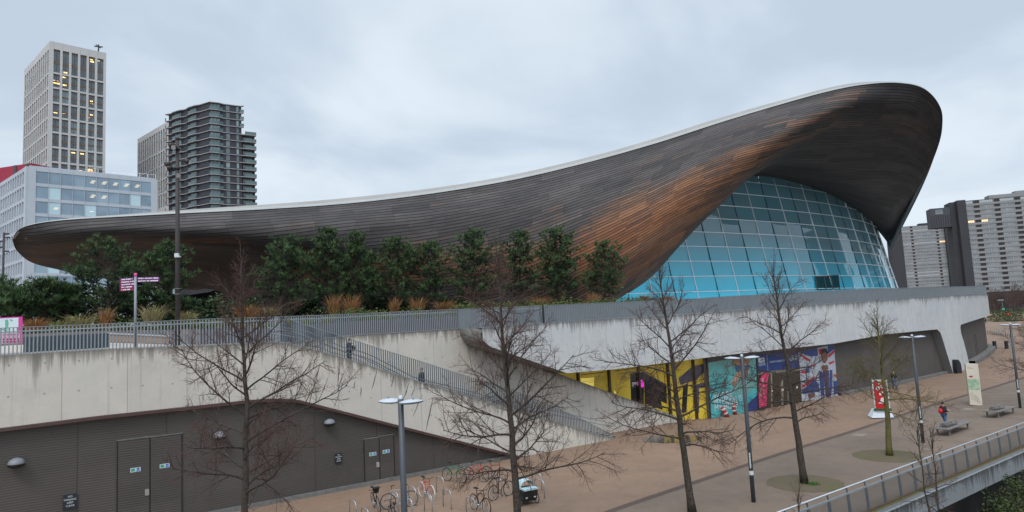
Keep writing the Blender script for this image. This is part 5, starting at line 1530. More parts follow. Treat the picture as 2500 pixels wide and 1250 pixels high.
# ------------------------------------------------------------------ bare trees
def bark(name, a, c, moss=None):
    g = NG(name); p = g.pos(); n = g.noise(p, 9, 5, .65); n2 = g.noise(p, 1.3, 3)
    col = g.mix(g.rng(n, .35, .65), a, c)
    if moss: col = g.mix(g.rng(n2, .4, .6, 0, .8), col, moss)
    g.P(col, .9); g.bump(n, .6, .03); g.b.inputs['Specular IOR Level'].default_value = .15; return g.m
m_bark = bark('dark_bark', (.030, .024, .020), (.075, .063, .052)); m_bark2 = bark('mossy_bark', (.06, .052, .03), (.12, .10, .05), (.12, .11, .035))
m_twig = var_mat('twig_bark', (.045, .024, .020), (.11, .056, .046), .9); m_twig2 = var_mat('olive_twig_bark', (.055, .042, .022), (.12, .095, .045), .9)
def bare_tree(base, top, r0, crown_r, t0, label, seed, mats, nl=26, lowdroop=1.0, dens=1.0, thin=1.0, group=None, name='bare_tree', kicks=()):
    rng = random.Random(seed); base = V(base); top = V(top)
    t = thing(name, label, 'tree', base, 0, group)
    tr = MB(); tw_ = MB(); H = (top - base)
    N = 16; pts = []; rad = []
    off = V((0, 0, 0))
    for i in range(N + 1):
        f = i / N
        if 0 < i: off += V((rng.uniform(-1, 1), rng.uniform(-1, 1), 0)) * .045 * (.5 + f)
        pts.append(H * f + off * math.sin(min(1, f * 1.2) * 3.1416) * 1.2); rad.append(r0 * ((1 - f) ** .85) * (1.0 if i else 1.25) + .012)
    tr.tube(pts, rad, 10)
    def on(f): k = min(f, .9999) * N; i = int(k); return pts[i].lerp(pts[i + 1], k - i), rad[i] + (rad[i + 1] - rad[i]) * (k - i)
    def path(p, d, L, n, droop, wob, rng, up_end):
        out = [p.copy()]; d = d.copy()
        for i in range(n):
            f = (i + 1) / n
            d = (d + V((0, 0, -droop * (1 - f * up_end))) / n + V((rng.uniform(-1, 1), rng.uniform(-1, 1), rng.uniform(-1, 1))) * wob).normalized()
            out.append(out[-1] + d * L / n)
        return out
    def side_dir(d, rng, a0, a1):
        x = d.cross(sky_dir(rng)).normalized(); a = R(rng.uniform(a0, a1))
        return (d * math.cos(a) + x * math.sin(a)).normalized()
    def twigs(P_, r_, lev, L, rng):
        """side shoots along the path P_"""
        if lev > 3: return
        n = {1: int(11 * dens), 2: int(7 * dens), 3: int(4 * dens)}[lev]
        for k in range(n):
            f = .18 + .82 * (k + rng.random()) / n; q = min(f, .999) * (len(P_) - 1); i = int(q); p = P_[i].lerp(P_[i + 1], q - i)
            d = side_dir((P_[i + 1] - P_[i]).normalized(), rng, 28, 65); d = (d + V((0, 0, rng.choice((.35, .2, -.1, -.3)) if lev < 3 else .15))).normalized()
            l2 = L * rng.uniform(.32, .55) * (1.15 - .5 * f); 
            if l2 < .14: continue
            rr = max(r_ * (.48 - .2 * f), .0036 * thin)
            pp = path(p, d, l2, 5 if lev == 1 else 4 if lev == 2 else 3, rng.uniform(-.15, .35) if lev < 3 else -.1, .14, rng, 1.5)
            tw_.cv = rng.random()
            (tr if (lev == 1 and rr > .012) else tw_).tube(pp, [rr * (1 - .7 * z / (len(pp) - 1)) + .0016 * thin for z in range(len(pp))], 4 if lev == 1 else 3, False)
            twigs(pp, rr, lev + 1, l2, rng)
    ang = rng.uniform(0, 6.28)
    for i in range(nl):
        f = t0 + (.97 - t0) * ((i + rng.uniform(-.3, .3)) / nl); f = min(.97, max(t0 - .02, f)); p, rr = on(f); ang += 2.4 + rng.uniform(-.4, .4)
        u = (f - t0) / (1 - t0)
        L = crown_r * (1.12 if u < .25 else 1.12 - (u - .25) * 1.15) * rng.uniform(.72, 1.15)
        e = R(18 + 42 * u + rng.uniform(-10, 14)); d = V((math.cos(ang) * math.cos(e), math.sin(ang) * math.cos(e), math.sin(e)))
        dr = (1.15 * lowdroop * (1 - u) + .15) * rng.uniform(.5, 1.25) if u < .6 else -.25
        P_ = path(p, d, max(L, .5) * 1.12, 8, dr, .13, rng, 1.7)
        lr = min(rr * .5, .034 * L / 2.8 + .006)
        tr.tube(P_, [lr * (1 - .82 * k / 8) + .003 for k in range(9)], 6, False)
        twigs(P_, lr, 1, L, rng)
    # leading shoots
    for k in range(5):
        p, rr = on(.86 + .03 * k); a = rng.uniform(0, 6.28); P_ = path(p, V((math.cos(a) * .35, math.sin(a) * .35, 1)).normalized(), H.length * .12, 5, -.2, .07, rng, 1); tr.tube(P_, [.012 * (1 - .7 * z / 5) + .003 for z in range(6)], 4, False); twigs(P_, .012, 2, .9, rng)
    tr.build('trunk', mats[0], t); tw_.build('crown', mats[1], t)
    return t
TR = [((602, 1437), 20.9, (588, 648), .13, 2.75, .28, 'bare tree in the left foreground before the slatted wall', 51, (m_bark, m_twig), 34),
      ((1268, 1330), 25.0, (1213, 618), .145, 2.95, .22, 'bare tree in the middle foreground among the parked bicycles', 62, (m_bark, m_twig), 36),
      ((1690, 1251), 29.15, (1608, 655), .15, 2.75, .27, 'bare tree before the yellow glazed entrance', 73, (m_bark, m_twig), 30),
      ((1964, 1180), 32.9, (1886, 655), .16, 2.85, .27, 'bare tree on a round mossy pit before the flag poster', 84, (m_bark, m_twig), 28),
      ((2172, 1112), 37.9, (2140, 765), .15, 2.35, .30, 'smaller olive green bare tree between the red kiosk and a lamp post', 95, (m_bark2, m_twig2), 24)]
for bs_, d, tp, r0, cr, t0, lab, sd, mts, nl in TR:
    base = gnd(*bs_); top = at(tp[0], tp[1], base.y)
    bare_tree(base, top, r0, cr * .95, t0, lab, sd, mts, nl, 1.0, 1.18, .74)
base = gnd(2580, 990); bare_tree(base, base + V((-.5, 0, 6.8)), .11, 2.6, .36, 'bare tree mostly outside the right edge, its twigs crossing the last lamp post', 77, (m_bark, m_twig), 18)
# riverside saplings in front of the balustrade
for x0, yt, d, lab, sd in ((2238, 1050, 26.0, 'thin leafless sapling in front of the balustrade, left of its twin', 5), (2272, 1062, 26.6, 'thin leafless sapling just right of its twin before the balustrade', 6), (1946, 1215, 22.0, 'thin leafless shoot at the lower end of the balustrade', 8)):
    top = at(x0, yt, d); base = V((top.x + .15, top.y, -2.2))
    bare_tree(base, top, .035, .75 if sd < 8 else .2, .45, lab, sd, (m_bark, m_twig), 12 if sd < 8 else 3, .1, .8, 1.0, None, 'sapling')
# tree pits
for (x, y), lab in (((1964, 1180), 'round mossy tree pit of the tree before the flag poster'), ((2165, 1113), 'round mossy tree pit of the olive green tree')):
    c = gnd(x, y); b = MB(); b.poly([c + V((1.7 * math.cos(a * .0873) * (1 + .07 * noise.noise(V((a * .35, c.x, 0)))), 1.7 * math.sin(a * .0873) * (1 + .07 * noise.noise(V((a * .35, c.y, 0)))), .012)) for a in range(72)]); o = b.build('tree_pit', m_moss); tag(o, lab, 'tree pit', None, 'structure')
b = MB(); rng = random.Random(2); c = gnd(1985, 1183)
for _ in range(220):
    p = c + V((rng.gauss(0, .12), rng.gauss(0, .1), .012)); b.cv = rng.random(); d1 = sky_dir(rng, .8) * .14; sd = sky_dir(rng) * .02; b.poly([p - sd, p + sd, p + d1])
tag(b.build('grass_tuft', var_mat('fresh_grass', (.03, .08, .012), (.07, .17, .03), .8)), 'small bright green grass tuft at the foot of the fourth bare tree', 'grass')
# far trees and hedge at the right
ft = bare_tree(gnd(2600, 788), gnd(2600, 788) + V((0, 0, 15)), .3, 6.0, .15, 'brown leafless tree in the thicket beyond the far end of the concourse', 33, (m_bark, var_mat('far_twigs', (.06, .035, .028), (.12, .07, .055), .9)), 24, .2, .9, 3.2, 'leafless trees beyond the concourse', 'far_tree')
rng = random.Random(4)
for i in range(21):
    x = 2330 + 13 * i + rng.uniform(-7, 7); c = clone(ft) if i else ft; y = rng.uniform(762, 778) if x > 2398 else 758
    c.location = gnd(x, y); c.rotation_euler = (0, 0, rng.uniform(0, 6.28)); s = rng.uniform(.65, 1.0) * (c.location.y / 330); c.scale = (s, s, s)
m_bush = var_mat('evergreen_bush', (.014, .026, .008), (.06, .10, .028), .8, (.07, .065, .02), .5)
def bush(x, y, w_, h, label, seed, n=1500, mat=None, loc=None, leaf=.5, name='bush'):
    rng = random.Random(seed); b = MB(); c = loc or gnd(x, y)
    for _ in range(n):
        q = sky_dir(rng, .35); k = rng.random() ** .35; lump = 1 + .35 * noise.noise(q * 2.2 + V((seed, 0, 0)))
        p = V((q.x * w_ * k * lump, q.y * w_ * .6 * k * lump, max(0, q.z) * h * k * lump)); b.cv = min(1, rng.random() * .7 + .3 * q.z)
        d1 = sky_dir(rng, .2) * leaf * rng.uniform(.5, 1.1); d2 = sky_dir(rng) * leaf * .35
        b.poly([p, p + d1 * .5 + d2, p + d1, p + d1 * .5 - d2])
    o = b.build(name, mat or m_bush); o.location = c; return tag(o, label, 'bush')
bush(2425, 782, 9, 5.5, 'green hedge bush beyond the concourse, nearest the podium corner', 1)
bush(2462, 784, 7, 4.5, 'low green hedge bush left of the last lamp post top', 2); bush(2502, 783, 9, 6, 'green hedge bush at the right edge beyond the lamp post', 3)
for k, (x, y, d, w_, h, lab) in enumerate(((130, 775, 39, 2.6, 2.5, 'dark evergreen shrub behind the short pointed pine'), (225, 775, 41, 2.6, 2.8, 'dark evergreen shrub left of the broad tall pine'), (345, 774, 41, 2.6, 2.6, 'dark evergreen shrub between the two tall left pines'), (470, 770, 43, 2.4, 1.7, 'low dark shrub right of the dark lamp column'), (570, 764, 47, 2.2, 1.4, 'low dark shrub behind the left bare tree top'), (745, 758, 50, 1.2, 1.2, 'dark shrub between the wide pine and the pointed pine'), (925, 752, 53, 1.2, 1.1, 'dark shrub below the twin topped pine'), (1010, 750, 54, 1.2, 1.1, 'dark shrub between the twin topped pine and the rounded pine'), (1105, 748, 55, 1.2, .9, 'dark shrub right of the rounded small pine'), (40, 775, 40, 2.6, 2.6, 'dark evergreen shrub at the left edge above the map board'))):
    bush(0, 0, w_, h, lab, 60 + k, 3600, m_pine, at(x, y, d) + V((0, 0, -.2)), .26, 'shrub')
# riverbank growth, bottom right
m_ivy = var_mat('riverbank_leaves', (.010, .018, .006), (.06, .085, .024), .7, (.06, .045, .018), .8)
for k, (t, o_, z, w_, h, lab) in enumerate(((2482, 1225, 33.5, 2.0, 2.6, 'dark green riverbank bush in the bottom right corner'), (2520, 1165, 35.5, 1.9, 2.4, 'dark riverbank bush under the slab edge at the right border'), (2395, 1275, 31, 1.9, 1.5, 'low brown green growth on the dark bank below the slab'))):
    bush(0, 0, w_, h, lab, 40 + k, 3600, m_ivy, at(t, o_, z) + V((0, 0, -1.7)), .15)
# ------------------------------------------------------------------ riverside balustrade and slab edge
m_beam = concrete('slab_edge_concrete', (.21, .22, .23), (.18, .185, .185), 1.5, 3.0, (.03, .03, .03))
tE = lambda x, y, z=0.0: (gnd(x, y, z) - V((E0.x, E0.y, z))).dot(ed)
t0, t1 = -6.0, 60.0
b = MB(); prof = [(0, .02), (.30, .02), (.30, -.10), (.42, -.12), (.42, -.95), (-.8, -1.0)]
ts = srange(t0 - 12, t1, 1.5)
b.quadgrid([[edge(t, o_, z) for t in ts] for o_, z in prof], [[(t, max(0, -z - .1) if o_ > .3 else 2.0) for t in ts] for o_, z in prof])
eb_ = tag(b.build('slab_edge', m_beam), kind='structure')
b = MB(); b.quadgrid([[edge(t, -.12, .016) for t in ts], [edge(t, .29, .026) for t in ts]]); tag(b.build('mossy_margin', var_mat('moss_strip', (.05, .045, .022), (.10, .10, .035), .95, (.12, .06, .03), 2.5)), kind='structure')
bl = thing('balustrade', 'grey steel balustrade with woven mesh panels along the river edge', 'railing', edge(0))
ux = [gnd(x, y) for x, y in ((2011, 1262), (2083, 1236))]
pitch = 1.42; posts = [-3.9 + pitch * k for k in range(0, 26)]
b = MB(); b.tube([edge(t, .02, 1.2) for t in (t0, t1)], .034, 8); child(b, 'top_rail', m_hand, bl)
m_post = M('grey_post', (.085, .097, .112), .5, .3, .1)
b = MB(); b.bar(edge(t0, .06, .98), edge(t1, .06, .98), .05, .06); child(b, 'mid_rail', m_steel, bl)
b = MB(); b.bar(edge(t0, .10, .07), edge(t1, .10, .07), .05, .05); child(b, 'bottom_rail', M('rusty_rail', (.12, .075, .05), .7, .2, .3, 6), bl)
m_post = M('grey_post', (.085, .097, .112), .5, .3, .1)
fns = []
for t in posts:
    def fn(b, t=t):
        p = edge(t, .10, 0); q = edge(t, .06, .96); b.bar(p, q, .16, .045, up=-en)
        b.bar(edge(t, .05, .96), edge(t, .02, 1.19), .035, .05, up=-en)
    fns.append(fn)
many(fns, 'post', m_post, bl)
m_wire = M('mesh_wire', (.13, .12, .11), .5, .3, .1)
for a, c in zip(posts, posts[1:]):
    if a > 34: break
    b = MB(); a1, c1 = a + .09, c - .09
    hgt_ = .84; n_ = int((c1 - a1 + hgt_ * .6) / .075)
    for k in range(n_):
        for sg in (1, -1):
            x0 = a1 - hgt_ * .6 + k * .075; x1 = x0 + hgt_ * .6; za, zb_ = .1, .94
            f0, f1 = max(0, (a1 - x0) / (x1 - x0)), min(1, (c1 - x0) / (x1 - x0))
            if f1 <= f0: continue
            A_ = (x0 + (x1 - x0) * f0, za + (zb_ - za) * f0); B_ = (x0 + (x1 - x0) * f1, za + (zb_ - za) * f1)
            if sg < 0: A_ = (a1 + c1 - A_[0], A_[1]); B_ = (a1 + c1 - B_[0], B_[1])
            b.bar(edge(A_[0], .09 + .006 * sg, A_[1]), edge(B_[0], .09 + .006 * sg, B_[1]), .007, .007)
    child(b, 'mesh_panel', m_wire, bl)
b = MB(); b.quadgrid([[edge(t, -.75, -.98) for t in ts], [edge(t, -.9, -6) for t in ts]]); tag(b.build('river_wall', M('dark_river_wall', (.03, .025, .022), .8, 0, .4, .6)), kind='structure')

# ------------------------------------------------------------------ lamp posts
m_lp = M('grey_lamp_post', (.06, .068, .078), .5, .2, .08, 1.5)
m_disc = M('pale_lamp_disc', (.42, .45, .49), .4, .1, .05); m_discu = M('disc_rim', (.14, .15, .17), .4)
def street_lamp(base, hgt_, label, stickers=True, ang=0.0):
    t = thing('street_lamp', label, 'lamp', base, ang, 'grey twin disc street lamps')
    b = MB(); b.tube([V((0, 0, -.03)), V((0, 0, hgt_ * .5)), V((0, 0, hgt_))], [.092, .088, .078], 16); b.build('post', m_lp, t)
    b = MB(); b.lathe([(.06, 0), (.06, .08), (.03, .1), (.001, .1)], 10, Matrix.Translation((0, 0, hgt_))); b.build('sensor_cap', m_disc, t)
    for sg in (-1, 1):
        Mx = Matrix.Translation((sg * .42, 0, hgt_ - .07)) @ Matrix.Rotation(sg * R(-3), 4, 'Y')
        b = MB(); b.lathe([(.001, .075), (.12, .07), (.25, .045), (.34, .012)], 26, Mx); h_ = b.build('lamp_disc', m_disc, t)
        b = MB(); b.lathe([(.34, .012), (.345, -.005), (.33, -.025), (.2, -.05), (.001, -.06)], 26, Mx)
        b.bar((sg * .05, 0, hgt_ - .08), (sg * .3, 0, hgt_ - .08), .06, .05); b.build('disc_rim', m_discu, h_)
        b = MB(); b.lathe([(.03, .06), (.03, .11), (.001, .11)], 8, Mx @ Matrix.Translation((sg * .1, 0, 0))); b.build('sensor', m_discu, h_)
    if stickers:
        b = MB(); b.lathe([(.096, 1.15), (.096, 1.33)], 16); b.build('white_band', m_white, t)
        b = MB(); b.lathe([(.096, 1.45), (.0945, 2.1)], 6, Matrix.Identity(4), R(228), R(262)); b.build('sticker', m_white, t)
        for k in range(5):
          b = MB(); b.lathe([(.0985, 1.5 + k * .115), (.0981, 1.56 + k * .115)], 3, Matrix.Identity(4), R(236), R(254 - (k % 3) * 5)); b.build('sticker_print', M('sticker_print', (.25, .27, .3), .5), t)
    return t
LH = 6.22
q = at(978, 974, 19.4); street_lamp(V((q.x, q.y, 0)), q.z, 'grey twin disc street lamp in the foreground beside the bicycles', False, R(-38))
street_lamp(gnd(1840, 1226), LH, 'grey twin disc street lamp standing before the swimmer poster')
street_lamp(gnd(2254, 1081), LH, 'grey twin disc street lamp between the olive tree and the benches')
street_lamp(gnd(2491, 996), LH, 'grey twin disc street lamp at the right edge behind the far bench')
# dark lamp column on the terrace with floodlights
d = 33.5; p = at(434, 838, d); top = at(428, 337, d).z; zb0 = 7.75
dl = thing('lamp_column', 'tall dark lamp column with clustered floodlights on the terrace', 'lamp', (p.x, p.y, zb0))
m_dl = M('dark_column', (.035, .028, .027), .6, 0, .1); hh = top - zb0
b = MB(); b.tube([V((0, 0, 0)), V((0, 0, hh * .45)), V((0, 0, hh))], [.125, .11, .085], 12); b.build('column', m_dl, dl)
for k, (dz, a, ln) in enumerate(((.35, 200, .16), (.5, 265, .1), (1.15, 20, .3), (1.3, 185, .34), (1.55, 215, .26), (1.95, 300, .22))):
    z = hh - dz; v_ = V((math.cos(R(a)), math.sin(R(a)), 0))
    b = MB(); b.bar(V((0, 0, z)), v_ * ln + V((0, 0, z)), .05); b.tube([v_ * ln + V((0, 0, z + .02)), v_ * (ln + .24) + V((0, 0, z - .08))], [.09, .14], 12); fl_ = b.build('floodlight', m_dl, dl)
    b = MB(); b.tube([v_ * (ln + .235) + V((0, 0, z - .079)), v_ * (ln + .25) + V((0, 0, z - .085))], .12, 12); b.build('lens', M('flood_lens', (.33, .32, .3), .2), fl_)
b = MB(); b.tube([V((0, 0, hh - .62)), V((0, 0, hh - .55))], .15, 12); b.tube([V((0, 0, hh - 1.62)), V((0, 0, hh - 1.5))], .14, 12); b.tube([V((0, 0, hh - .1)), V((0, 0, hh + .02))], .1, 12); b.build('collar', m_dl, dl)
zc_ = at(435, 623, d).z - zb0
b = MB(); b.box(V((.03, -.13, zc_)), (.2, .14, .16)); b.box(V((.08, -.14, zc_ - .09)), (.24, .18, .07)); b.build('camera_box', m_white, dl)
zc_ = at(430, 712, d).z - zb0
b = MB(); b.box(V((-.12, -.1, zc_)), (.1, .1, .22)); b.box(V((0, 0, zc_ + .14)), (.26, .26, .02)); b.box(V((0, 0, zc_ - .12)), (.26, .26, .02)); b.build('speaker_box', m_steel, dl)
p = at(6, 720, 46); dl2 = thing('lamp_column', 'thin dark lamp column at the far left edge before the office building', 'lamp', (p.x, p.y, 7.7)); hh2 = at(5, 568, 46).z - 7.7
b = MB(); b.tube([V((0, 0, 0)), V((0, 0, hh2))], [.09, .06], 10); b.build('column', m_dl, dl2)
b = MB()
for k, (dz, a) in enumerate(((.35, 10), (.6, 190), (1.0, 160), (1.3, 0), (.1, 0))): b.bar(V((0, 0, hh2 - dz)), V((math.cos(R(a)) * .35, math.sin(R(a)) * .35, hh2 - dz)), .1)
b.build('floodlight', m_dl, dl2)

# ------------------------------------------------------------------ benches, kiosk, totem, bin, bollards
m_slat = M('weathered_bench_slats', (.16, .145, .135), .8, 0, .2, 5)
def bench(feet, label):
    F4 = [gnd(*q) for q in feet]; c = sum(F4, V()) / 4; ax = ((F4[2] + F4[3]) - (F4[0] + F4[1])).normalized(); ay = V((-ax.y, ax.x, 0)); L = ((F4[2] + F4[3]) / 2 - (F4[0] + F4[1]) / 2).length
    t = thing('slatted_bench', label, 'bench', c, math.atan2(ax.y, ax.x), 'slatted benches on the promenade'); hl = L / 2 + .42
    b = MB()
    for k in range(9): b.bar((-hl, -.42 + .105 * k, .43), (hl, -.42 + .105 * k, .43), .088, .05)
    for x in (-L / 2, 0, L / 2): b.bar((x, -.4, .385), (x, .4, .385), .08, .05)
    b.build('seat', m_slat, t)
    b = MB()
    for k in range(9):
        a = R(-5 + 24 * k); b.bar((-hl + .45, .19 * math.cos(a), .50 + .17 * math.sin(a) + .06), (.35, .19 * math.cos(a), .50 + .17 * math.sin(a) + .06), .055, .02)
    for x in (-hl + .5, -.4, .3): b.tube([V((x, .17 * math.cos(R(20 * k)), .5 + .17 * math.sin(R(20 * k)))) for k in range(10)], .02, 5)
    b.build('backrest', m_slat, t)
    for x in (-L / 2, L / 2):
        for y in (-.33, .33):
            b = MB(); b.bar((x, y, -.01), (x, y, .36), .09, .09, up=V((0, 1, 0))); b.build('leg', m_slat, t)
bench(((2296.5, 1062), (2312, 1063.5), (2341, 1045.5), (2357, 1047.5)), 'slatted bench in front of the person with the red backpack')
bench(((2417.6, 1018.4), (2431, 1019.7), (2454, 1007.5), (2468, 1009)), 'slatted bench near the right edge beside the map totem')
def bb(l, d): return [at(x, y, d) for x, y in l]
d = 50.0
ks = thing('kiosk', 'red advertising panel with white frame on a snowy white base', 'kiosk', gnd(2155, 1021))
b = MB(); b.prism(bb([(2128, 927.6), (2166, 927.6), (2174, 1001), (2136, 1001)], d), V((.15, .3, 0))); fr = child(b, 'frame', m_white, ks)
b = MB(); b.prism(bb([(2131.5, 931), (2163, 931), (2170.5, 997), (2138.5, 997)], d - .02), V((0, .015, 0))); pn = child(b, 'red_panel', M('kiosk_red', (.42, .008, .014), .4, 0, .1), fr)
b = MB()
for x, y, r_ in ((2143, 948, 5), (2152, 944, 4), (2146, 936, 2.4), (2155, 957, 2.5), (2149, 962, 3)):
    c = at(x, y, d - .03); b.poly([c + V((math.cos(R(a)) * r_ / F_PX * d, -.004 * (r_ % 3), math.sin(R(a)) * r_ / F_PX * d)) for a in range(0, 360, 30)])
b.poly(bb([(2145, 983), (2163, 983), (2163, 985), (2145, 985)], d - .03)); b.poly(bb([(2151, 972), (2157, 970), (2160, 982), (2148, 982)], d - .03))
child(b, 'white_graphic', M('kiosk_white', (.62, .56, .55), .5), pn)
b = MB(); lo = bb([(2129, 1020.5), (2183, 1019)], d); hi = bb([(2135.5, 1000), (2173, 1000)], d); bk = V((.35, 1.3, 0))
b.poly([lo[0], lo[1], hi[1], hi[0]]); b.poly([lo[1], lo[1] + bk, hi[1] + bk * .6, hi[1]]); b.poly([lo[0] + bk, lo[0], hi[0], hi[0] + bk * .6]); b.poly([hi[0], hi[1], hi[1] + bk * .6, hi[0] + bk * .6])
child(b, 'snow_base', M('snow_white', (.66, .71, .78), .8, 0, .1, 6, .4), ks)
b = MB(); b.bar(bb([(2134, 1000)], d - .05)[0], bb([(2176, 1000)], d - .05)[0], .12, .16); child(b, 'green_garland', M('garland_green', (.03, .07, .03), .9, 0, .4, 8), ks)
d = 53.9
tt = thing('map_totem', 'tall leaning beige map totem beside the far bench', 'sign', gnd(2384, 989))
b = MB(); b.prism(bb([(2357, 888), (2387.5, 888.5), (2399, 990), (2369, 988.5)], d), V((.12, .35, 0))); bo = child(b, 'slab', M('totem_beige', (.50, .45, .37), .6, 0, .06, 1), tt)
def tq(l, nm, mat, k=1):
    b = MB(); b.poly(bb(l, d - .01 * k)); child(b, nm, mat, bo)
tq([(2362, 925), (2389.5, 926), (2392.5, 952), (2365, 951)], 'map', m_mapg if False else M('totem_map', (.28, .38, .25), .5, 0, .4, 5), 1)
tq([(2365, 918.5), (2372, 917), (2375, 918), (2374, 921), (2368, 921)], 'red_emblem', m_redp, 1)
m_shade = M('totem_tan', (.42, .37, .29), .6)
tq([(2359, 912), (2383, 901), (2388, 905), (2389, 921), (2376, 915), (2360, 922)], 'tan_facet', m_shade, 1) if False else None
tq([(2366, 962), (2374, 955), (2390, 972), (2398, 987), (2372, 975)], 'tan_facet', m_shade, 1)
tq([(2361, 897.5), (2375, 898.5), (2375, 899.5), (2361, 898.5)], 'heading', M('totem_text', (.2, .19, .17), .5), 1)
# litter bin
c = at(2336, 900, 78.0); c.z = 0; lb = thing('litter_bin', 'black litter bin with slanted rounded top at the foot of the leaning leg', 'bin', c, R(20))
b = MB(); prof = [(-.38, 0), (.38, 0), (.38, .75), (.30, 1.15), (.14, 1.42), (-.05, 1.55), (-.22, 1.5), (-.33, 1.25), (-.38, .8)]
b.prism([V((x, -.3, z)) for x, z in prof], V((0, .6, 0))); b.build('body', M('bin_black', (.012, .013, .018), .4, 0, .1), lb)
b = MB(); b.prism([V((x, -.305, z)) for x, z in ((-.22, .95), (.2, .95), (.14, 1.2), (-.18, 1.22))], V((0, .02, 0))); b.build('slot', m_dark, lb)
for x, y, lab in ((2430, 851.5, 'short dark bollard on the concourse, left of its neighbour'), (2459, 851.5, 'short dark bollard on the concourse, nearest the last lamp post')):
    c = gnd(x, y); t = thing('bollard', lab, 'bollard', c, 0, 'dark bollards'); b = MB(); b.box(V((0, 0, .62)), (.55, .3, 1.26)); b.build('post', m_dark, t); b = MB(); b.box(V((.2, -.16, .62)), (.14, .03, 1.2)); b.build('steel_face', m_steel, t)
# row of pale hoops beyond, and a far lamp
hp = None
for k in range(11):
    x, y = 2412 + 5.4 * k, 815 + 1.05 * k
    if hp is None:
        hp = thing('cycle_hoop', 'pale steel hoop in the long curving row beyond the bollards', 'cycle rack', gnd(x, y), R(50), 'pale hoops beyond the bollards'); b = MB(); b.tube([V((-.55, 0, 0)), V((-.55, 0, 1.0)), V((-.4, 0, 1.15)), V((.4, 0, 1.15)), V((.55, 0, 1.0)), V((.55, 0, 0))], .05, 6); b.build('tube', m_hand, hp); o = hp
    else: o = clone(hp); o.location = gnd(x, y)
t = thing('street_lamp', 'distant street lamp right beside the podium corner', 'lamp', gnd(2407, 789)); b = MB(); b.tube([V((0, 0, 0)), V((0, 0, 7.5))], .14, 8); b.build('post', m_lp, t); b = MB(); b.box(V((-.8, 0, 7.5)), (2.2, .8, .2)); b.build('lamp_head', m_disc, t); b = MB(); b.box(V((0, -.2, 2.3)), (.34, .1, .8)); b.build('white_sign', m_white, t)
t = thing('street_lamp', 'distant street lamp over the green hedge', 'lamp', gnd(2452, 783)); b = MB(); b.tube([V((0, 0, 0)), V((0, 0, 7.5))], .13, 8); b.build('post', m_lp, t); b = MB(); b.box(V((-.5, 0, 7.5)), (1.8, .8, .2)); b.build('lamp_head', m_disc, t); b = MB(); b.box(V((0, -.2, 4.2)), (.9, .1, .6)); b.build('green_sign', M('green_plate', (.05, .4, .25), .5), t)
# cars with tail lights on the far road
def far_car(x, y, lab, col, red):
    c = gnd(x, y); t = thing('parked_car', lab, 'car', c, R(25)); s = 1.0
    b = MB(); b.prism([V((xx, -.85, z)) for xx, z in ((-2.1, .3), (2.1, .3), (2.1, .75), (1.2, .9), (.7, 1.4), (-1.2, 1.45), (-1.9, .95), (-2.1, .8))], V((0, 1.7, 0))); b.build('body', col, t)
    for xx in (-1.3, 1.3): b = MB(); b.tube([V((xx, -.9, .32)), V((xx, .9, .32))], .32, 12); b.build('wheel', m_dark, t)
    for sg in (-.6, .6): b = MB(); b.box(V((-2.12, sg, .8)), (.06, .35, .22)); b.box(V((sg, -.87, .8)), (.3, .06, .22)); b.build('tail_light', red, t)
m_tail = glow('tail_light_red', (1.0, .05, .03), 6.0)
far_car(2456, 771, 'dark car with red tail lights glowing behind the hedge', M('dark_paint', (.02, .02, .025), .3, .2), m_tail)
far_car(2413, 773, 'car with an orange light beyond the podium corner', M('grey_paint', (.15, .15, .16), .3, .2), glow('orange_light', (1.0, .3, .05), 4.0))

# ------------------------------------------------------------------ people
m_skin = M('skin', (.42, .25, .18), .6, 0, .08); m_hair = M('dark_hair', (.02, .014, .012), .6); m_shoe = M('dark_shoe', (.02, .018, .018), .6)
def skinned(name, chains, mat, parent, sub=1):
    """chains of (point, radius): one continuous skinned surface; equal points are shared"""
    vs, es, rs, key = [], [], [], {}
    for chn in chains:
        prev = None
        for p, r_ in chn:
            k = tuple(round(c, 4) for c in p)
            if k not in key: key[k] = len(vs); vs.append(p); rs.append(r_)
            i = key[k]
            if prev is not None and prev != i: es.append((prev, i))
            prev = i
    me = bpy.data.meshes.new(name); me.from_pydata(vs, es, []); me.materials.append(mat)
    o = link(name, me, parent)
    md = o.modifiers.new('skin', 'SKIN'); md.use_smooth_shade = True
    sv = me.skin_vertices[0].data
    for i, r_ in enumerate(rs): sv[i].radius = (r_, r_) if not hasattr(r_, '__len__') else r_
    sv[0].use_root = True
    ss_ = o.modifiers.new('sub', 'SUBSURF'); ss_.levels = sub; ss_.render_levels = sub
    return o
def lerp3(a, c, t): return tuple(a[i] + (c[i] - a[i]) * t for i in range(3))
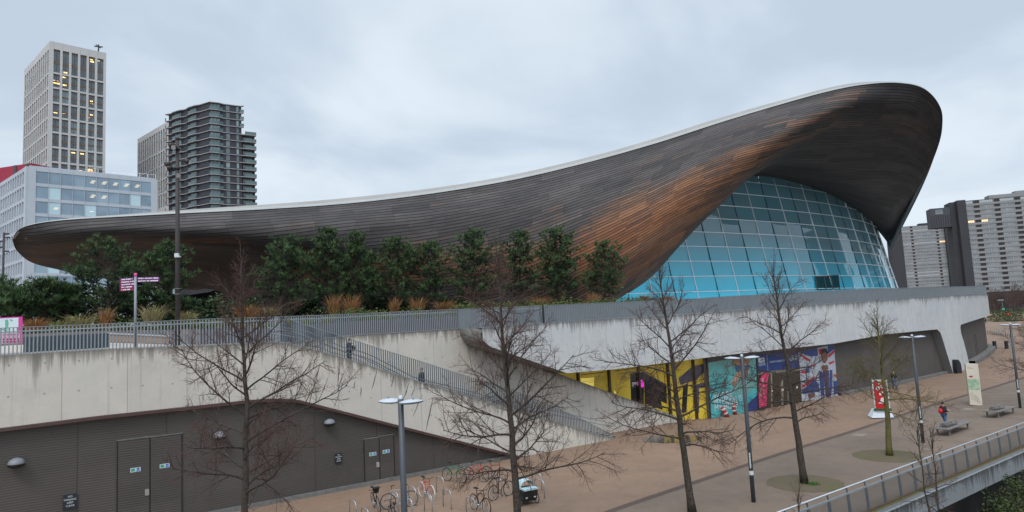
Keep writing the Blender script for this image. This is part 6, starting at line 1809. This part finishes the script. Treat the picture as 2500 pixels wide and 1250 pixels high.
def person(loc, facing, label, jacket, trousers, stride=.18, arms=((.12, .2), (-.1, .15)), hat=None, hair=m_hair, sc=1.0, look=0.0):
    """faces +y before turning; arms = (swing forward, bend) for left and right"""
    t = thing('person', label, 'person', loc, facing); t.scale = (sc, sc, sc)
    pel, chest, neck, chin = (0, 0, .94), (0, .015, 1.32), (0, .02, 1.47), (0, .045, 1.53)
    body, jk, tr_ = [], [], []
    body.append([(pel, .10), ((0, .01, 1.12), .10), (chest, .12), (neck, .05), (chin, .055), ((0, .05, 1.62), .088), ((0, .04, 1.70), .072)])
    jk.append([((0, -.005, .86), (.165, .125)), ((0, .01, 1.08), (.155, .12)), (chest, (.19, .13)), ((0, .02, 1.44), .08)])
    for sg, st in ((-1, stride), (1, -stride)):
        hip = (sg * .09, 0, .90); kn = (sg * .095, st * .55 + .04, .50); an = (sg * .10, st - (.06 if st < 0 else 0), .09)
        body.append([(pel, .10), (hip, .075), (kn, .05), (an, .036)]); tr_.append([((0, 0, .94), .13), (hip, .10), (kn, .068), (an, .055)])
        sh = [((an[0], an[1] - .05, .05), .045), ((an[0], an[1] + .05, .045), .05), ((an[0], an[1] + .17, .035), .035)]
        skinned('shoe', [sh], m_shoe, t)
    for sg, (sw, bd) in ((-1, arms[0]), (1, arms[1])):
        shd = (sg * .19, .0, 1.40); el = (sg * .25, sw * .6 - .02, 1.13); wr_ = (sg * (.24 - bd * .3), sw + bd * .8, .90 + bd * .55)
        body.append([(chest, .12), (shd, .05), (el, .04), (wr_, .028)]); jk.append([(chest, (.19, .13)), (shd, .078), (el, .06), (lerp3(el, wr_, .93), .048)])
        dv = V(wr_) - V(el); dv.normalize(); pm = V(wr_) + dv * .07; body.append([(wr_, .028), (tuple(pm), .032)])
        side = V((1, 0, 0)) if abs(dv.x) < .8 else V((0, 0, 1))
        side = dv.cross(V((sg, 0, 0))).normalized()
        for k, (o_, l_) in enumerate(((-.03, .075), (-.01, .088), (.01, .083), (.03, .065))):
            q = pm + side * o_ + dv * .03; body.append([(tuple(pm), .032), (tuple(q), .010), (tuple(q + dv * l_ * .6), .009), (tuple(q + dv * l_ * .9 + V((-sg * .015, .01, 0))), .007)])
        body.append([(tuple(pm), .032), (tuple(V(wr_) + dv * .035 - side * .04), .010), (tuple(V(wr_) + dv * .075 - side * .055), .008)])
    skinned('body', body, m_skin, t); skinned('jacket', jk, jacket, t); skinned('trousers', tr_, trousers, t)
    hr = [[((0, -.015, 1.55), .075), ((0, -.015, 1.64), .095), ((0, .02, 1.735), .085)]]
    skinned('hat' if hat else 'hair', hr, hat or hair, t)
    b = MB()
    for sg in (-.03, .03): b.box(V((sg, .132, 1.63)), (.018, .012, .010))
    b.box(V((0, .142, 1.60)), (.02, .03, .035)); b.build('face_features', m_skin if False else M('face_feature', (.16, .08, .06), .5), t)
    return t
m_black = M('black_cloth', (.010, .011, .015), .85, 0, .2, 6); m_jean = M('blue_jeans', (.04, .10, .19), .8, 0, .2, 6); m_navy = M('navy_coat', (.012, .016, .028), .8, 0, .2, 6); m_redc = M('red_backpack_cloth', (.50, .01, .018), .6, 0, .15, 6); m_redhat = M('red_knit_hat', (.33, .03, .035), .9)
def backpack(p_owner, mat, label):
    t = thing('backpack', label, 'backpack', p_owner.location, p_owner.rotation_euler.z); t.scale = p_owner.scale
    skinned('bag', [[((0, -.22, .98), (.15, .11)), ((0, -.24, 1.15), (.17, .13)), ((0, -.22, 1.33), (.13, .10))]], mat, t)
    b = MB()
    for sg in (-.11, .11): b.tube([V((sg, -.15, 1.42)), V((sg, .02, 1.46)), V((sg, .135, 1.36)), V((sg * 1.2, .12, 1.15)), V((sg * 1.3, -.12, 1.0))], .02, 5)
    b.build('strap', mat, t)
# climbing the stair, heading left and up
s = s_of(853, 872, 1.3); p = f_at(s, 1.3); hd = math.atan2(-f_dir(s).y, -f_dir(s).x) - math.pi / 2
zf = at(853, 823, p.y).z - 1.76
pp = person((p.x, p.y, zf), hd, 'person in black climbing near the top of the stair with a dark backpack', m_black, m_black, .2, ((.1, .25), (-.08, .1)), m_black)
backpack(pp, m_navy, 'dark backpack on the person near the top of the stair')
s = s_of(1030, 920, 1.3); p = f_at(s, 1.3); zf = at(1030, 897, p.y).z - 1.74
pp = person((p.x, p.y, zf), hd, 'person in dark clothes lower on the stair behind the railing', m_navy, m_black, .15, ((.0, .1), (.05, .1)), m_black)
# red backpack walker
c = gnd(2308, 1047); pp = person(c, R(-75), 'walking person in a dark coat wearing a red backpack behind the bench', m_navy, m_jean, .16, ((.05, .45), (-.05, .42)), None, m_hair)
backpack(pp, m_redc, 'bright red backpack on the walking person behind the bench')
c = gnd(2185, 951); person(c, R(160), 'person in a red hat, black jacket and blue jeans near the dark wall', m_black, m_jean, .22, ((.1, .3), (.12, .35)), m_redhat)

# ------------------------------------------------------------------ bicycles and racks
m_tyre = M('tyre_rubber', (.015, .015, .016), .8); m_spoke = M('spoke_steel', (.35, .36, .37), .35, .8); m_whitet = M('pale_tyre', (.5, .5, .48), .7)
def bicycle(rear, front, col, label, tyre=None, basket=False, lean=0.0):
    r_ = gnd(*rear); f_ = gnd(*front); dv = f_ - r_; hd = math.atan2(dv.y, dv.x)
    t = thing('bicycle', label, 'bicycle', r_, hd, 'bicycles at the racks'); t.rotation_euler = (lean, 0, hd)
    mf = M('paint_' + col[0], col[1], .35, .1, .1); rad = .34; L = 1.04
    for x in (0, L):
        b = MB(); b.tube([V((x + rad * math.cos(a * .2618), 0, rad + rad * math.sin(a * .2618))) for a in range(25)], .021, 6, False); wh = b.build('wheel', tyre or m_tyre, t)
        b = MB()
        for a in range(14): b.tube([V((x, .02 * (-1) ** a, rad)), V((x + .32 * math.cos(a * .4488), 0, rad + .32 * math.sin(a * .4488)))], .003, 3, False)
        b.tube([V((x, -.05, rad)), V((x, .05, rad))], .02, 6); b.tube([V((x + .318 * math.cos(a * .2618), 0, rad + .318 * math.sin(a * .2618))) for a in range(25)], .009, 5, False); b.build('rim', m_spoke, wh)
    bbk = V((.43, 0, .28)); st = V((.27, 0, .80)); hd0 = V((.86, 0, .82)); hd1 = V((.88, 0, .70))
    b = MB()
    for a, c, w_ in ((bbk, st, .017), (bbk, hd1, .02), (st + (bbk - st) * .12, hd0, .017), (hd0, hd1, .02)): b.tube([a, c], w_, 8)
    for sg in (-.045, .045): b.tube([V((0, sg, rad)), bbk + V((0, sg * .3, 0))], .010, 5); b.tube([V((0, sg, rad)), st + (bbk - st) * .15 + V((0, sg * .3, 0))], .009, 5)
    b.build('frame', mf, t)
    b = MB()
    for sg in (-.05, .05): b.tube([hd1 + V((0, sg * .5, -.02)), V((L - .06, sg, .5)), V((L, sg, rad))], .012, 5)
    b.build('fork', mf, t)
    b = MB(); b.tube([hd0, hd0 + V((-.02, 0, .16))], .014, 6); b.tube([hd0 + V((-.12, -.29, .18)), hd0 + V((-.01, -.2, .18)), hd0 + V((.03, 0, .16)), hd0 + V((-.01, .2, .18)), hd0 + V((-.12, .29, .18))], .013, 6); b.build('handlebar', m_tyre, t)
    b = MB(); b.tube([st, st + V((-.03, 0, .14))], .013, 6); b.prism([st + V((xx, yy, .15)) for xx, yy in ((.13, -.02), (.13, .02), (-.02, .05), (-.16, .075), (-.16, -.075), (-.02, -.05))], V((0, 0, .05))); b.build('saddle', m_tyre, t)
    b = MB(); b.tube([bbk + V((0, -.06, 0)), bbk + V((0, .06, 0))], .05, 10); b.bar(bbk + V((0, .07, 0)), bbk + V((.12, .07, -.12)), .02); b.bar(bbk + V((0, -.07, 0)), bbk + V((-.12, -.07, .12)), .02); b.build('crank', m_spoke, t)
    if basket: b = MB(); b.lathe([(.1, .0), (.16, .24), (.17, .24)], 12, Matrix.Translation((.98, 0, .86))); b.build('basket', m_tyre, t)
    return t
red = ('red', (.45, .015, .012)); blk = ('black', (.014, .014, .016)); slv = ('silver', (.3, .31, .32)); grn = ('green', (.02, .22, .10)); mar = ('maroon', (.2, .01, .02))
bicycle((1030, 1212), (1060, 1224), red, 'bright red bicycle with white tyres just right of the foreground lamp', m_whitet)
bicycle((913, 1238), (938, 1262), blk, 'black bicycle left of the foreground lamp nearest the double doors', None, True, R(6))
bicycle((972, 1290), (948, 1268), blk, 'black bicycle facing the viewer, between the first one and the lamp', None, False, R(-5))
bicycle((1004, 1236), (975, 1240), slv, 'dark grey bicycle leaning behind the foreground lamp post', None, False, R(14))
bicycle((1092, 1174), (1120, 1178), grn, 'green bicycle by the slatted wall behind the middle tree twigs')
bicycle((1145, 1172), (1175, 1176), red, 'red bicycle far back among the twigs, right of the green one')
bicycle((1158, 1244), (1190, 1256), blk, 'black bicycle with a red saddle light left of the middle tree trunk')
bicycle((1205, 1222), (1230, 1214), blk, 'black bicycle just left of the middle tree trunk')
bicycle((1190, 1170), (1222, 1174), mar, 'maroon bicycle behind the middle tree, farthest right')
fd = f_nrm(70); hoop0 = None
for k, (x, y, lab) in enumerate(((862, 1268, 'steel cycle hoop farthest left by the slatted wall'), (892, 1290, 'steel cycle hoop cut by the bottom edge left of the black bicycles'), (964, 1246, 'steel cycle hoop behind the two black bicycles'), (1007, 1232, 'steel cycle hoop just right of the foreground lamp'), (998, 1264, 'steel cycle hoop close to the foot of the foreground lamp'), (1046, 1252, 'steel cycle hoop in front of the red bicycle'), (1092, 1240, 'empty steel cycle hoop right of the red bicycle'), (1075, 1205, 'steel cycle hoop behind the red bicycle handlebar'), (1150, 1262, 'steel cycle hoop beside the black bicycle with the red light'), (1215, 1208, 'steel cycle hoop left of the middle trunk'), (1312, 1195, 'empty steel cycle hoop right of the cargo trike, farther back'), (1318, 1214, 'empty steel cycle hoop right of the cargo trike, nearer'))):
    if hoop0 is None:
        hoop0 = thing('cycle_hoop', lab, 'cycle rack', gnd(x, y), math.atan2(fd.y, fd.x), 'steel cycle hoops'); b = MB()
        b.tube([V((-.36, 0, -.02)), V((-.36, 0, .62)), V((-.32, 0, .74)), V((-.2, 0, .8)), V((.2, 0, .8)), V((.32, 0, .74)), V((.36, 0, .62)), V((.36, 0, -.02))], .026, 8); b.build('tube', m_hand, hoop0); o = hoop0
    else: o = clone(hoop0); o.location = gnd(x, y); o['label'] = lab
# cargo trike with canopy
c = gnd(1283, 1228); ct = thing('cargo_trike', 'black cargo trike with pale blue patterned canopy beside the middle tree', 'cargo bike', c, R(-62)); ct.scale = (.84, .84, .84)
m_canopy = NG('patterned_canopy'); vz = m_canopy.n('ShaderNodeTexVoronoi', {'Scale': 14}); m_canopy.set(vz, 'Vector', m_canopy.pos()); m_canopy.P(m_canopy.mix(m_canopy.rng(vz.outputs['Distance'], .25, .5), (.10, .27, .36), (.42, .55, .58)), .7); m_canopy = m_canopy.m
b = MB(); b.prism([V((x, -.42, z)) for x, z in ((-.3, .2), (.5, .2), (.72, .8), (-.42, .8))], V((0, .84, 0))); b.build('tub', M('trike_black', (.014, .014, .016), .5), ct)
b = MB(); rows = []
for k in range(9): a = R(20 * k); rows.append([V((x, -.42 * math.cos(a), .82 + .46 * math.sin(a) * sc_)) for x, sc_ in ((-.38, 1), (.0, 1.08), (.3, .95))])
b.smooth = True; b.quadgrid(rows); b.build('canopy', m_canopy, ct)
b = MB(); b.prism([V((.3, -.42, .82)), V((.72, -.42, .8)), V((.72, .42, .8)), V((.3, .42, .82))], V((0, 0, .09))); b.build('front_cover', m_canopy, ct)
for x, y in ((.35, -.5), (.35, .5), (-1.2, 0)):
    b = MB(); b.tube([V((x + .28 * math.cos(a * .2618), y, .28 + .28 * math.sin(a * .2618))) for a in range(25)], .025, 6, False); wh = b.build('wheel', m_tyre, ct)
    b = MB()
    for a in range(8): b.tube([V((x, y, .28)), V((x + .26 * math.cos(a * .785), y, .28 + .26 * math.sin(a * .785)))], .004, 3, False)
    b.build('spokes', m_spoke, wh)
b = MB(); b.tube([V((-.3, 0, .4)), V((-.9, 0, .35)), V((-1.2, 0, .28))], .025, 6); b.tube([V((-.9, 0, .35)), V((-1.0, 0, .9))], .02, 6); b.tube([V((-.35, 0, .4)), V((-.5, 0, 1.05)), V((-.5, .25, 1.05))], .018, 6); b.tube([V((-.5, 0, 1.05)), V((-.5, -.25, 1.05))], .018, 6); b.build('rear_frame', m_tyre, ct)
b = MB()
for y in (-.25, .25): b.box(V((.63, y, .42)), (.05, .1, .06))
b.build('reflector', m_white, ct)
b = MB(); b.box(V((-1.0, 0, .93)), (.26, .14, .06)); b.build('saddle', m_tyre, ct)
